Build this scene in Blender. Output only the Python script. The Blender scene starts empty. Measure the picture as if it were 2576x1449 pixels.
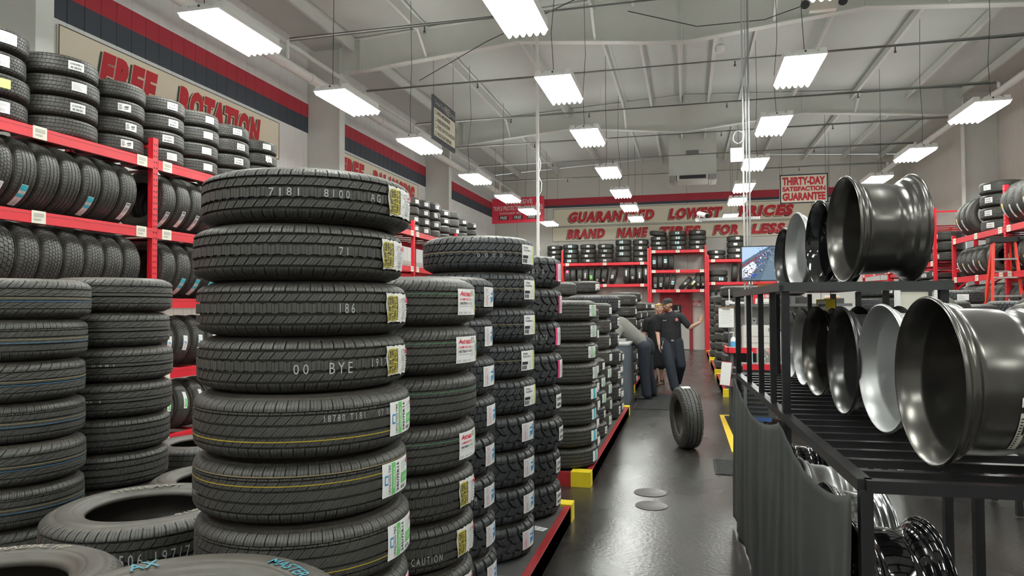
import bpy, bmesh, math, random
from mathutils import Vector, Matrix, Euler
random.seed(7)
PI = math.pi
C = bpy.context.scene.collection
SC = bpy.context.scene

# ------------------------------------------------------------------ camera, world, exposure
F_PX, EYE = 1750.0, 1.6
_v = Vector(((1730 - 1288) / F_PX, (724.5 - 772) / F_PX, -1.0))
_w = Vector((1.0, 0.011, _v.x + 0.011 * _v.y)).normalized()
_v = _v.normalized()
_u = _w.cross(_v)
cam_data = bpy.data.cameras.new('camera')
cam_data.sensor_width = 36.0
cam_data.lens = F_PX / 2576 * 36.0
cam_data.clip_end = 200
cam = bpy.data.objects.new('camera', cam_data)
C.objects.link(cam)
cam.matrix_world = Matrix(((_w.x, _w.y, _w.z, 0), (_v.x, _v.y, _v.z, 0), (_u.x, _u.y, _u.z, EYE), (0, 0, 0, 1)))
SC.camera = cam

world = bpy.data.worlds.new('daylight')
SC.world = world
world.use_nodes = True
bg = world.node_tree.nodes['Background']
bg.inputs[0].default_value = (0.82, 0.9, 1.0, 1)
bg.inputs[1].default_value = 2.2
vs = SC.view_settings
vs.view_transform = 'Standard'
vs.look = 'None'
vs.gamma = 1.0
vs.use_curve_mapping = False
vs.exposure = 0.55
LAMP_DOWN = 20.0      # radiance of the lamp lens
LAMP_UP = 24.0         # radiance of strips added on top of each fixture to brighten the ceiling
try:
    SC.cycles.max_bounces = 8
    SC.cycles.diffuse_bounces = 5
    SC.cycles.glossy_bounces = 3
    SC.cycles.sample_clamp_indirect = 4.0
except Exception:
    pass

# ------------------------------------------------------------------ materials
MATS = {}
def mat(name, col=(0.5, 0.5, 0.5), rough=0.6, metal=0.0, emit=0.0, alpha=1.0, trans=0.0, coat=0.0, noise=None, bump=None, spec=0.5):
    """noise = (scale, amount) varies the colour; bump = (scale, strength)"""
    if name in MATS:
        return MATS[name]
    m = bpy.data.materials.new(name)
    m.use_nodes = True
    nt = m.node_tree
    b = nt.nodes['Principled BSDF']
    b.inputs['Base Color'].default_value = (*col, 1)
    b.inputs['Roughness'].default_value = rough
    b.inputs['Metallic'].default_value = metal
    b.inputs['Specular IOR Level'].default_value = spec
    b.inputs['Coat Weight'].default_value = coat
    b.inputs['Transmission Weight'].default_value = trans
    b.inputs['Alpha'].default_value = alpha
    if emit:
        b.inputs['Emission Color'].default_value = (*col, 1)
        b.inputs['Emission Strength'].default_value = emit
    if noise or bump:
        tc = nt.nodes.new('ShaderNodeTexCoord')
    if noise:
        n = nt.nodes.new('ShaderNodeTexNoise')
        n.inputs['Scale'].default_value = noise[0]
        n.inputs['Detail'].default_value = 5
        nt.links.new(tc.outputs['Object'], n.inputs['Vector'])
        r = nt.nodes.new('ShaderNodeMix')
        r.data_type = 'RGBA'
        a = noise[1]
        r.inputs[6].default_value = (*[max(0, c * (1 - a)) for c in col], 1)
        r.inputs[7].default_value = (*[min(1, c * (1 + a)) for c in col], 1)
        nt.links.new(n.outputs['Fac'], r.inputs[0])
        nt.links.new(r.outputs[2], b.inputs['Base Color'])
    if bump:
        n2 = nt.nodes.new('ShaderNodeTexNoise')
        n2.inputs['Scale'].default_value = bump[0]
        n2.inputs['Detail'].default_value = 4
        nt.links.new(tc.outputs['Object'], n2.inputs['Vector'])
        bp = nt.nodes.new('ShaderNodeBump')
        bp.inputs['Strength'].default_value = bump[1]
        bp.inputs['Distance'].default_value = 0.02
        nt.links.new(n2.outputs['Fac'], bp.inputs['Height'])
        nt.links.new(bp.outputs['Normal'], b.inputs['Normal'])
    MATS[name] = m
    return m

RUBBER = mat('rubber', (0.050, 0.049, 0.044), 0.52, noise=(9, 0.22), bump=(60, 0.08))
RUBBER_BLUE = mat('rubber_cool', (0.038, 0.041, 0.043), 0.52, noise=(9, 0.2), bump=(60, 0.08))
SIDEWALL = mat('sidewall_rubber', (0.062, 0.055, 0.046), 0.48, noise=(12, 0.25))
PAPER = mat('white_paper', (0.86, 0.87, 0.86), 0.5)
RED = mat('red_paint', (0.62, 0.016, 0.03), 0.38)
RED_DARK = mat('dark_red_paint', (0.30, 0.02, 0.025), 0.45, noise=(5, 0.25))
YELLOW = mat('yellow_paint', (0.85, 0.66, 0.02), 0.5, noise=(14, 0.15))
WALLW = mat('wall_white_paint', (0.83, 0.86, 0.85), 0.65, noise=(1.3, 0.05))
CEILM = mat('roof_liner', (0.63, 0.67, 0.635), 0.8, noise=(0.8, 0.06), bump=(2.5, 0.5))
STEELW = mat('white_steel_paint', (0.70, 0.73, 0.69), 0.55, noise=(3, 0.06))
BLACK = mat('black_paint', (0.012, 0.012, 0.013), 0.4)
BLACKMET = mat('black_steel', (0.018, 0.018, 0.019), 0.32, 0.3, noise=(20, 0.3))
DARK = mat('dark_grey_plastic', (0.03, 0.03, 0.032), 0.5)
CREAM = mat('cream_board', (0.88, 0.83, 0.66), 0.6)
LETTER_RED = mat('letter_red', (0.56, 0.02, 0.035), 0.5)
LETTER_DARK = mat('letter_dark_green', (0.06, 0.075, 0.065), 0.6)
CHALK = mat('chalk_mark', (0.40, 0.42, 0.42), 0.8)
WHITE = mat('white_plastic', (0.78, 0.79, 0.78), 0.4)
CHROME = mat('chrome', (0.75, 0.76, 0.77), 0.18, 1.0)
GALV = mat('galvanised_steel', (0.62, 0.63, 0.62), 0.35, 0.8)

# ------------------------------------------------------------------ mesh builder
class MB:
    def __init__(s):
        s.v = []; s.f = []; s.m = []
    def add(s, vs_, fs_, mi=0, M=None):
        o = len(s.v)
        for p in vs_:
            p = Vector(p)
            s.v.append(M @ p if M else p)
        for f in fs_:
            s.f.append([i + o for i in f]); s.m.append(mi)
        return s
    def box(s, x0, x1, y0, y1, z0, z1, mi=0, M=None):
        vs_ = [(x0, y0, z0), (x1, y0, z0), (x1, y1, z0), (x0, y1, z0), (x0, y0, z1), (x1, y0, z1), (x1, y1, z1), (x0, y1, z1)]
        fs_ = [(3, 2, 1, 0), (4, 5, 6, 7), (0, 1, 5, 4), (1, 2, 6, 5), (2, 3, 7, 6), (3, 0, 4, 7)]
        return s.add(vs_, fs_, mi, M)
    def bar(s, p0, p1, w, h, mi=0, up=(0, 0, 1)):
        """rectangular bar between two points; w across, h along 'up'"""
        p0 = Vector(p0); p1 = Vector(p1); d = p1 - p0; L = d.length; d.normalize()
        up = Vector(up)
        if abs(d.dot(up)) > 0.98:
            up = Vector((0, 1, 0))
        x = d.cross(up).normalized(); z = x.cross(d)
        M = Matrix((( x.x, d.x, z.x, p0.x), (x.y, d.y, z.y, p0.y), (x.z, d.z, z.z, p0.z), (0, 0, 0, 1)))
        return s.box(-w / 2, w / 2, 0, L, -h / 2, h / 2, mi, M)
    def tube(s, pts, r, n=8, mi=0, caps=True):
        pts = [Vector(p) for p in pts]; rs = r if isinstance(r, (list, tuple)) else [r] * len(pts)
        o = len(s.v); ref = None
        for i, p in enumerate(pts):
            d = (pts[min(i + 1, len(pts) - 1)] - pts[max(i - 1, 0)]).normalized()
            if ref is None:
                ref = Vector((0, 0, 1)) if abs(d.z) < 0.9 else Vector((1, 0, 0))
            x = d.cross(ref).normalized(); y = x.cross(d).normalized(); ref = -y if False else ref
            for k in range(n):
                a = 2 * PI * k / n
                s.v.append(p + x * (rs[i] * math.cos(a)) + y * (rs[i] * math.sin(a)))
        for i in range(len(pts) - 1):
            for k in range(n):
                k2 = (k + 1) % n
                s.f.append([o + i * n + k, o + i * n + k2, o + (i + 1) * n + k2, o + (i + 1) * n + k]); s.m.append(mi)
        if caps:
            s.f.append([o + k for k in range(n)][::-1]); s.m.append(mi)
            e = o + (len(pts) - 1) * n
            s.f.append([e + k for k in range(n)]); s.m.append(mi)
        return s
    def lathe(s, prof, n=48, mi=0, M=None, closed=False, mfun=None):
        """prof = [(axial, radius)], axis = local Z"""
        o = len(s.v); P = len(prof)
        for k in range(n):
            a = 2 * PI * k / n; ca, sa = math.cos(a), math.sin(a)
            for z, r in prof:
                p = Vector((r * ca, r * sa, z)); s.v.append(M @ p if M else p)
        for k in range(n):
            k2 = (k + 1) % n
            for i in range(P if closed else P - 1):
                j = (i + 1) % P
                s.f.append([o + k * P + i, o + k2 * P + i, o + k2 * P + j, o + k * P + j]); s.m.append(mfun(i) if mfun else mi)
        return s
    def mesh(s, name, mats, smooth=False, sharp=None):
        me = bpy.data.meshes.new(name)
        me.from_pydata([tuple(p) for p in s.v], [], s.f)
        for m_ in (mats if isinstance(mats, (list, tuple)) else [mats]):
            me.materials.append(m_)
        me.polygons.foreach_set('material_index', s.m)
        if smooth:
            me.polygons.foreach_set('use_smooth', [True] * len(s.f))
            if sharp:
                me.set_sharp_from_angle(angle=sharp)
        me.update()
        return me
    def obj(s, name, mats, parent=None, smooth=False, sharp=math.radians(35), loc=None):
        o = bpy.data.objects.new(name, s.mesh(name, mats, smooth, sharp))
        C.objects.link(o)
        if parent:
            o.parent = parent
        if loc:
            o.location = loc
        return o

def tag(o, label, cat, group=None, kind=None):
    o['label'] = label; o['category'] = cat
    if group: o['group'] = group
    if kind: o['kind'] = kind
    return o
def empty(name, loc=(0, 0, 0), rz=0.0, label=None, cat=None, group=None):
    o = bpy.data.objects.new(name, None); C.objects.link(o)
    o.empty_display_size = 0.1
    o.location = loc; o.rotation_euler = (0, 0, rz)
    if label: tag(o, label, cat, group)
    return o
def struct(name, mb, mats, smooth=False, parent=None):
    o = mb.obj(name, mats, parent, smooth)
    if not parent: o['kind'] = 'structure'
    return o
def copy_tree(o, parent=None):
    c = o.copy(); C.objects.link(c); c.parent = parent
    for ch in list(o.children):
        copy_tree(ch, c)
    return c

# ------------------------------------------------------------------ lettering
_TX = {}
def text_geo(s_, bold=0.0, shear=0.0, spacing=1.0, res=3):
    key = (s_, bold, shear, spacing, res)
    if key in _TX: return _TX[key]
    cu = bpy.data.curves.new('t', 'FONT')
    cu.body = s_; cu.size = 1.0; cu.offset = bold; cu.shear = shear; cu.space_character = spacing
    cu.resolution_u = res
    cu.fill_mode = 'FRONT' if hasattr(cu, 'fill_mode') else cu.fill_mode
    ob = bpy.data.objects.new('t', cu)
    C.objects.link(ob)
    dg = bpy.context.evaluated_depsgraph_get()
    me = bpy.data.meshes.new_from_object(ob.evaluated_get(dg))
    vs_ = [(v.co.x, v.co.y) for v in me.vertices]
    fs_ = [list(p.vertices) for p in me.polygons]
    bpy.data.objects.remove(ob); bpy.data.curves.remove(cu); bpy.data.meshes.remove(me)
    if not vs_: vs_ = [(0, 0), (1, 0), (1, 1)]; fs_ = []
    x0 = min(v[0] for v in vs_); x1 = max(v[0] for v in vs_); y0 = min(v[1] for v in vs_); y1 = max(v[1] for v in vs_)
    _TX[key] = (vs_, fs_, x0, x1, y0, y1)
    return _TX[key]
def text_fit(mb, s_, cx, cy, w, h, z=0.0, mi=0, M=None, bold=0.0, shear=0.0, spacing=1.0, ref=None, res=3, rot=0, fn=None):
    """fit a line of text into the box w x h centred at cx, cy of the local XY plane; fn maps (x, y) to a point"""
    vs_, fs_, x0, x1, y0, y1 = text_geo(s_, bold, shear, spacing, res)
    if ref is not None:
        _, _, x0, x1, y0, y1 = text_geo(s_, ref, shear, spacing, res)
    ww, hh = (h, w) if rot else (w, h)
    sx = ww / (x1 - x0); sy = hh / (y1 - y0)
    out = []
    for x, y in vs_:
        X = (x - (x0 + x1) / 2) * sx; Y = (y - (y0 + y1) / 2) * sy
        if rot == 90: X, Y = -Y, X
        if rot == -90: X, Y = Y, -X
        X += cx; Y += cy
        out.append(fn(X, Y, z) if fn else (X, Y, z))
    mb.add(out, fs_, mi, M)

# frames: board facing -Y (towards the camera end), facing +X (from the left wall)
def face_negY(x, y, z):   # local x -> +X, local y -> +Z, normal -> -Y
    return Matrix(((1, 0, 0, x), (0, 0, -1, y), (0, 1, 0, z), (0, 0, 0, 1)))
def face_posX(x, y, z):   # local x -> +Y, local y -> +Z, normal -> +X
    return Matrix(((0, 0, 1, x), (1, 0, 0, y), (0, 1, 0, z), (0, 0, 0, 1)))
# ------------------------------------------------------------------ room shell
XL, XR, YB, YF = -7.5, 7.4, 27.0, -6.0
RIDGE, EAVE = 7.35, 6.95
def roof_z(x): return RIDGE - (RIDGE - EAVE) * abs(x + 0.05) / 7.45

def floor_material():
    m = bpy.data.materials.new('painted_floor'); m.use_nodes = True
    nt = m.node_tree; b = nt.nodes['Principled BSDF']; L = nt.links.new
    tc = nt.nodes.new('ShaderNodeTexCoord')
    n = nt.nodes.new('ShaderNodeTexNoise'); n.inputs['Scale'].default_value = 0.8; n.inputs['Detail'].default_value = 3
    L(tc.outputs['Object'], n.inputs['Vector'])
    cr = nt.nodes.new('ShaderNodeValToRGB')
    cr.color_ramp.elements[0].position = 0.22; cr.color_ramp.elements[0].color = (0.020, 0.020, 0.018, 1)
    cr.color_ramp.elements[1].position = 0.80; cr.color_ramp.elements[1].color = (0.038, 0.031, 0.028, 1)
    L(n.outputs['Fac'], cr.inputs[0]); L(cr.outputs[0], b.inputs['Base Color'])
    n2 = nt.nodes.new('ShaderNodeTexNoise'); n2.inputs['Scale'].default_value = 1.1; n2.inputs['Detail'].default_value = 3; n2.inputs['Roughness'].default_value = 0.5
    mp = nt.nodes.new('ShaderNodeMapping'); mp.inputs['Scale'].default_value = (1.0, 0.6, 1)
    L(tc.outputs['Object'], mp.inputs[0]); L(mp.outputs[0], n2.inputs['Vector'])
    mr = nt.nodes.new('ShaderNodeMapRange'); mr.inputs[1].default_value = 0.2; mr.inputs[2].default_value = 0.8; mr.inputs[3].default_value = 0.23; mr.inputs[4].default_value = 0.33
    L(n2.outputs['Fac'], mr.inputs[0]); L(mr.outputs[0], b.inputs['Roughness'])
    n3 = nt.nodes.new('ShaderNodeTexNoise'); n3.inputs['Scale'].default_value = 35
    L(tc.outputs['Object'], n3.inputs['Vector'])
    bp = nt.nodes.new('ShaderNodeBump'); bp.inputs['Strength'].default_value = 0.16; bp.inputs['Distance'].default_value = 0.01
    L(n3.outputs['Fac'], bp.inputs['Height']); L(bp.outputs[0], b.inputs['Normal'])
    b.inputs['Specular IOR Level'].default_value = 0.7
    return m
mb = MB(); mb.box(XL, XR, YF, YB, -0.1, 0.0)
struct('floor', mb, floor_material())

def block_material():
    m = bpy.data.materials.new('painted_block'); m.use_nodes = True
    nt = m.node_tree; b = nt.nodes['Principled BSDF']; L = nt.links.new
    tc = nt.nodes.new('ShaderNodeTexCoord')
    sp = nt.nodes.new('ShaderNodeSeparateXYZ'); L(tc.outputs['Object'], sp.inputs[0])
    ad = nt.nodes.new('ShaderNodeMath'); ad.operation = 'ADD'; L(sp.outputs[0], ad.inputs[0]); L(sp.outputs[1], ad.inputs[1])
    cb = nt.nodes.new('ShaderNodeCombineXYZ'); L(ad.outputs[0], cb.inputs[0]); L(sp.outputs[2], cb.inputs[1])
    br = nt.nodes.new('ShaderNodeTexBrick')
    br.offset = 0.0
    br.inputs['Scale'].default_value = 1.0; br.inputs['Brick Width'].default_value = 0.2; br.inputs['Row Height'].default_value = 0.2
    br.inputs['Mortar Size'].default_value = 0.006
    br.inputs['Color1'].default_value = (0.62, 0.60, 0.54, 1); br.inputs['Color2'].default_value = (0.60, 0.58, 0.52, 1); br.inputs['Mortar'].default_value = (0.34, 0.33, 0.30, 1)
    L(cb.outputs[0], br.inputs['Vector']); L(br.outputs['Color'], b.inputs['Base Color'])
    b.inputs['Roughness'].default_value = 0.5
    return m
BLOCK = block_material()
NAVY = mat('stripe_navy', (0.05, 0.065, 0.085), 0.6)
STRIPE_RED = mat('stripe_red', (0.42, 0.028, 0.05), 0.6)

# left wall: ribbed sheet with stripes painted on it, block below
def ribbed(y0, y1, bands, x, pitch, gw, gd, sgn=1, round_=False):
    """vertical-rib sheet along Y at plane x; bands = [(z0, z1, material index)]"""
    pts = []
    y = y0
    while y < y1 - 1e-6:
        e = min(y + pitch, y1)
        if round_:
            for k in range(6):
                yy = y + (e - y) * k / 6
                pts.append((yy, gd * 0.5 * (1 - math.cos(2 * PI * k / 6))))
        else:
            pts += [(y, 0), (max(y, e - gw), 0), (e - gw / 2, gd)]
        y = e
    pts.append((y1, 0))
    mb = MB()
    for z0, z1, mi in bands:
        vs_ = []
        for (yy, d) in pts:
            vs_ += [(x - sgn * d, yy, z0), (x - sgn * d, yy, z1)]
        fs_ = [(2 * i, 2 * i + 2, 2 * i + 3, 2 * i + 1) for i in range(len(pts) - 1)]
        mb.add(vs_, fs_, mi)
    return mb
mb = ribbed(YF, YB, [(2.9, 5.18, 0), (5.18, 5.50, 1), (5.50, 5.78, 2), (5.78, 6.98, 0)], XL, 0.26, 0.014, 0.010)
mb.box(XL - 0.12, XL + 0.02, YF, YB, 0, 2.9, 3)
mb.box(XL - 0.14, XL - 0.04, YF, YB, 2.9, 7.0, 0)
struct('wall_left', mb, [WALLW, NAVY, STRIPE_RED, BLOCK])

# back wall with stripes, gabled top
mb = MB()
def gable(z0, z1, mi, y):
    if z1 <= EAVE:
        mb.box(XL, XR, y, y + 0.12, z0, z1, mi)
mb.box(XL, XR, YB, YB + 0.12, 0, 5.58, 0)
mb.box(XL, XR, YB, YB + 0.12, 5.58, 5.64, 0)
gable(5.50, 5.50, 0, YB)
mb.box(XL, XR, YB, YB + 0.12, 5.64, EAVE, 0)
mb.add([(XL, YB, EAVE), (XR, YB, EAVE), (-0.05, YB, RIDGE), (XL, YB + .12, EAVE), (XR, YB + .12, EAVE), (-0.05, YB + .12, RIDGE)], [(0, 1, 2), (5, 4, 3), (0, 2, 5, 3), (1, 4, 5, 2)], 0)
mb.box(XL, XR, YB - 0.012, YB, 5.53, 5.62, 1); mb.box(XL, XR, YB - 0.012, YB, 5.62, 5.89, 2)
for k in range(9):
    xx = -6.6 + 1.65 * k
    mb.box(xx, xx + 0.02, YB - 0.006, YB, 0, 6.9, 3)
struct('wall_back', mb, [mat('back_wall_paint', (0.70, 0.69, 0.64), 0.7, noise=(1.0, 0.05)), NAVY, STRIPE_RED, mat('joint_grey', (0.42, 0.42, 0.4), 0.7)])
mb = MB(); mb.box(XL, XR, YF - 0.12, YF, 0, 7.3, 0)
struct('wall_front', mb, [WALLW])

# right wall with a band of windows (opening between z0 and z1)
WZ0, WZ1 = 2.25, 3.45
RW = mat('right_wall_panel', (0.60, 0.57, 0.52), 0.6, noise=(1.2, 0.06))
mb = ribbed(YF, YB, [(WZ1, 6.98, 0)], XR, 0.11, 0.03, 0.022, -1, True)
mb.box(XR + 0.03, XR + 0.16, YF, YB, WZ1, 7.0, 0)
mb.box(XR, XR + 0.14, YF, YB, 0, WZ0, 0)
wins = [(15.4, 18.6), (19.9, 22.6), (23.4, 26.3)]
edges = [YF] + [e for w_ in wins for e in w_] + [YB]
for i in range(0, len(edges), 2):
    mb.box(XR, XR + 0.14, edges[i], edges[i + 1], WZ0, WZ1, 0)
struct('wall_right', mb, [RW])
GLASS = mat('window_glass', (0.9, 0.95, 1.0), 0.05, alpha=0.25, spec=0.4)
FRAMEM = mat('window_frame_dark', (0.10, 0.14, 0.16), 0.5)
for i, (a, b_) in enumerate(wins):
    mb = MB()
    mb.box(XR + 0.02, XR + 0.09, a, b_, WZ0, WZ0 + 0.06); mb.box(XR + 0.02, XR + 0.09, a, b_, WZ1 - 0.06, WZ1)
    n = 4
    for k in range(n + 1):
        yy = a + (b_ - a - 0.07) * k / n
        mb.box(XR + 0.02, XR + 0.09, yy, yy + 0.07, WZ0 + 0.06, WZ1 - 0.06)
    w_ = struct('window_%d' % (i + 1), mb, [FRAMEM])
    g = MB(); g.box(XR + 0.05, XR + 0.056, a + 0.05, b_ - 0.05, WZ0 + 0.05, WZ1 - 0.05)
    g.obj('pane', [GLASS], w_)

# ceiling: two roof slopes
mb = MB()
for y0 in range(int(YF), int(YB), 3):
    pass
mb.add([(XL - 0.1, YF, roof_z(XL)), (-0.05, YF, RIDGE), (XR + 0.1, YF, roof_z(XR)), (XL - 0.1, YB, roof_z(XL)), (-0.05, YB, RIDGE), (XR + 0.1, YB, roof_z(XR))],
       [(0, 1, 4, 3), (1, 2, 5, 4)])
mb.add([(XL - 0.1, YF, roof_z(XL) + .1), (-0.05, YF, RIDGE + .1), (XR + 0.1, YF, roof_z(XR) + .1), (XL - 0.1, YB, roof_z(XL) + .1), (-0.05, YB, RIDGE + .1), (XR + 0.1, YB, roof_z(XR) + .1)],
       [(3, 4, 1, 0), (4, 5, 2, 1)])
struct('ceiling', mb, [CEILM])

# steel portal frames, purlins
FR_Y = [-0.6, 6.0, 12.7, 19.3]
def frame_bottom(x):
    a = abs(x + 0.05)
    if a < 3.0: return 6.33 + 0.30 * a / 3.0
    if a < 6.3: return 6.63 - 0.28 * (a - 3.0) / 3.3
    return 6.35
for i, fy in enumerate(FR_Y):
    mb = MB()
    xs = [XL + 0.75, -6.3, -3.05, -0.05, 2.95, 6.2, XR - 0.75]
    for a, b_ in zip(xs[:-1], xs[1:]):
        za, zb = frame_bottom(a), frame_bottom(b_)
        ta, tb = roof_z(a) - 0.02, roof_z(b_) - 0.02
        vs_ = [(a, fy - .006, za), (b_, fy - .006, zb), (b_, fy - .006, tb), (a, fy - .006, ta), (a, fy + .006, za), (b_, fy + .006, zb), (b_, fy + .006, tb), (a, fy + .006, ta)]
        mb.add(vs_, [(0, 1, 2, 3), (7, 6, 5, 4), (0, 4, 5, 1), (2, 6, 7, 3)], 0)
        mb.bar((a, fy, za), (b_, fy, zb), 0.17, 0.02); mb.bar((a, fy, ta), (b_, fy, tb), 0.17, 0.02)
    for x in (-6.3, -3.05, -0.05, 2.95, 6.2):
        mb.box(x - 0.012, x + 0.012, fy - 0.08, fy + 0.08, frame_bottom(x), roof_z(x) - 0.02)
    # kick braces down to the bottom flange
    for x, s_ in ((-4.9, -1), (-1.6, -1), (1.5, 1), (4.2, 1)):
        for t in (-1, 1):
            mb.bar((x, fy + t * 0.6, 6.92), (x, fy + t * 0.05, frame_bottom(x) + 0.03), 0.045, 0.006)
    # columns
    for sx, xw in ((-1, XL), (1, XR)):
        xi = xw - sx * 0.75
        top = roof_z(xw) - 0.1
        y0 = fy - 0.3 if sx < 0 else fy - 0.1; y1 = fy + 0.35 if sx < 0 else fy + 0.1
        lo = min(xi, xw - sx * .01); hi = max(xi, xw - sx * .01)
        if sx < 0:
            mb.box(lo, hi, fy - 0.012, fy + 0.012, 0, top)
            mb.box(xi - 0.02 if sx > 0 else xi, xi + 0.02 if sx < 0 else xi, fy - 0.11, fy + 0.11, 0, top)
        else:
            mb.box(lo, hi, fy - 0.012, fy + 0.012, 0, top)
            mb.box(xi - 0.02, xi, fy - 0.11, fy + 0.11, 0, top)
    tag(mb.obj('roof_frame', [STEELW]), 'white steel roof beam and columns, %s' % ['frame behind and over the viewer', 'frame over the wheel rack', 'first deep beam seen across the ceiling', 'far deep beam in front of the air unit'][i], 'roof beam', 'white steel roof frames')['kind'] = 'structure'
for i, x in enumerate([-6.45, -4.9, -3.2, -1.62, -0.88, -0.1, 0.62, 1.4, 2.7, 4.15, 5.42, 6.6]):
    mb = MB(); z = roof_z(x) - 0.02
    mb.box(x - 0.006, x + 0.006, YF, YB, z - 0.2, z); mb.box(x - 0.05, x + 0.006, YF, YB, z - 0.206, z - 0.2); mb.box(x, x + 0.06, YF, YB, z - 0.006, z)
    mb.box(x - 0.05, x - 0.044, YF, YB, z - 0.2, z - 0.18)
    struct('trim_%d' % (i + 1), mb, [STEELW])

# sprinkler pipes: cross branches with a drop at each end to a main along each wall
PIPE = mat('white_pipe_paint', (0.80, 0.82, 0.78), 0.5)
mains = []
for sx, X, lab in ((-1, -6.6, 'thick white pipe running along the striped wall'), (1, 6.25, 'white main pipe running along the window wall')):
    mb = MB(); z = 5.78 if sx < 0 else 6.0
    r = 0.085 if sx < 0 else 0.07
    mb.tube([(X, YF + .1, z), (X, YB - 0.02, z)], r, 14)
    for yy in range(-4, 27, 3):
        mb.tube([(X, yy + .2, z), (X, yy + .32, z)], r + 0.012, 14)
    o = mb.obj('sprinkler_main', [PIPE], smooth=True); tag(o, lab, 'pipe')
    mains.append(o)
mb = MB(); mb.tube([(-6.75, YF + .1, 6.25), (-6.75, YB - 0.02, 6.25)], 0.045, 10)
tag(mb.obj('conduit_pipe', [PIPE], smooth=True), 'thinner white pipe above the thick pipe on the striped wall', 'pipe')
for i, yy in enumerate([1.8, 4.6, 7.4, 10.5, 13.45, 16.2, 18.9, 21.6, 24.4]):
    mb = MB(); z = 6.2
    mb.tube([(-6.6, yy, 5.87), (-6.6, yy, z - 0.03), (-6.55, yy, z), (6.2, yy, z), (6.25, yy, z - 0.03), (6.25, yy, 6.08)], 0.034, 8)
    lab = ['branch behind the viewer', 'branch over the viewer', 'branch above the first lamp over the platforms', 'second branch seen from the front', 'branch just behind the first deep beam', 'branch midway between the two deep beams', 'branch just before the far deep beam', 'branch behind the far deep beam', 'last branch before the back wall'][i]
    root = mb.obj('sprinkler_branch', [PIPE], smooth=True); tag(root, 'white sprinkler pipe crossing the ceiling, ' + lab, 'pipe', 'sprinkler branches across the ceiling')
    if yy > 7:
        for x in (-4.1, -2.2, 0.9, 3.6):
            h = MB(); h.tube([(x, yy, z - 0.03), (x, yy, z - 0.10)], 0.012, 6); h.tube([(x, yy, z - 0.10), (x, yy, z - 0.13)], 0.022, 8)
            h.obj('sprinkler_head', [mat('sprinkler_bronze', (0.16, 0.13, 0.1), 0.4, 0.6)], root)

# thin cables
for i, pts in enumerate([[(-5.3, 13.3, 6.28), (-3.5, 12.0, 6.42), (-1.6, 10.8, 6.5), (0.4, 9.6, 6.55)], [(-0.9, 11.4, 6.45), (0.2, 11.9, 6.28), (1.3, 12.2, 6.4), (2.6, 11.8, 6.62)]]):
    mb = MB(); mb.tube(pts, 0.008, 5)
    tag(mb.obj('ceiling_cable', [DARK]), ['thin cable slung across the ceiling by the services sign', 'dark cable sagging along the deep beam near the ridge'][i], 'cable')

# ------------------------------------------------------------------ hanging lamps
LENS = mat('lamp_lens', (0.975, 1.0, 0.955), 0.5, emit=LAMP_DOWN)
UPFILL = mat('lamp_added_uplight', (1.0, 1.0, 0.97), 0.5, emit=LAMP_UP)
HOUS = mat('lamp_housing', (0.82, 0.83, 0.81), 0.4)
LW, LL = 0.46, 1.12
mb = MB()
prof = []
for k in range(6):
    for j in range(7):
        t = j / 7.0
        prof.append((-LW / 2 + LW * (k + t) / 6, -0.05 * math.sin(PI * t) - 0.005))
prof.append((LW / 2, -0.005))
vs_ = [(x, -LL / 2, z) for x, z in prof] + [(x, LL / 2, z) for x, z in prof]
n = len(prof)
fs_ = [(i, i + 1, n + i + 1, n + i) for i in range(n - 1)]
mb.add(vs_, [f[::-1] for f in fs_])
for yy, rev in ((-LL / 2, False), (LL / 2, True)):   # scalloped ends
    vs_ = [(x, yy, z) for x, z in prof]
    mb.add(vs_, [list(range(n))[::-1 if rev else 1]])
lens_me = mb.mesh('lens', [LENS])
mb = MB()
vs_ = [(x, -LL / 2 - .01, z + .014) for x, z in prof] + [(x, LL / 2 + .01, z + .014) for x, z in prof]
mb.box(-LW / 2 - .01, LW / 2 + .01, -LL / 2 - .01, LL / 2 + .01, 0.0, 0.03)
mb.add([(-.15, -LL / 2, .03), (.15, -LL / 2, .03), (.15, LL / 2, .03), (-.15, LL / 2, .03), (-.10, -LL / 2 + .04, .085), (.10, -LL / 2 + .04, .085), (.10, LL / 2 - .04, .085), (-.10, LL / 2 - .04, .085)],
       [(4, 5, 6, 7), (0, 1, 5, 4), (1, 2, 6, 5), (2, 3, 7, 6), (3, 0, 4, 7)])
for sx in (-1, 1):      # added baffles, narrow the added uplight and keep it off the back wall
    for e_ in (-.042, .038): mb.box(sx * .20 + e_, sx * .20 + e_ + .004, -LL / 2 + .05, LL / 2 - .05, .03, .095)
    for k in range(9): mb.box(sx * .20 - .04, sx * .20 + .04, -LL / 2 + .05 + k * .1265, -LL / 2 + .054 + k * .1265, .03, .095)
mb.tube([(0, -LL / 2 + .016, .055), (0, -LL / 2 + .008, .055)], 0.013, 8, 1)
hous_me = mb.mesh('housing', [HOUS, DARK])
mb = MB()
for sx in (-1, 1):
    mb.box(sx * .20 - .035, sx * .20 + .035, -LL / 2 + .06, LL / 2 - .06, .0305, .034)
uplight_me = mb.mesh('added_uplight', [UPFILL])  # glowing strips added on the housing, fill light for the ceiling
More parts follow.
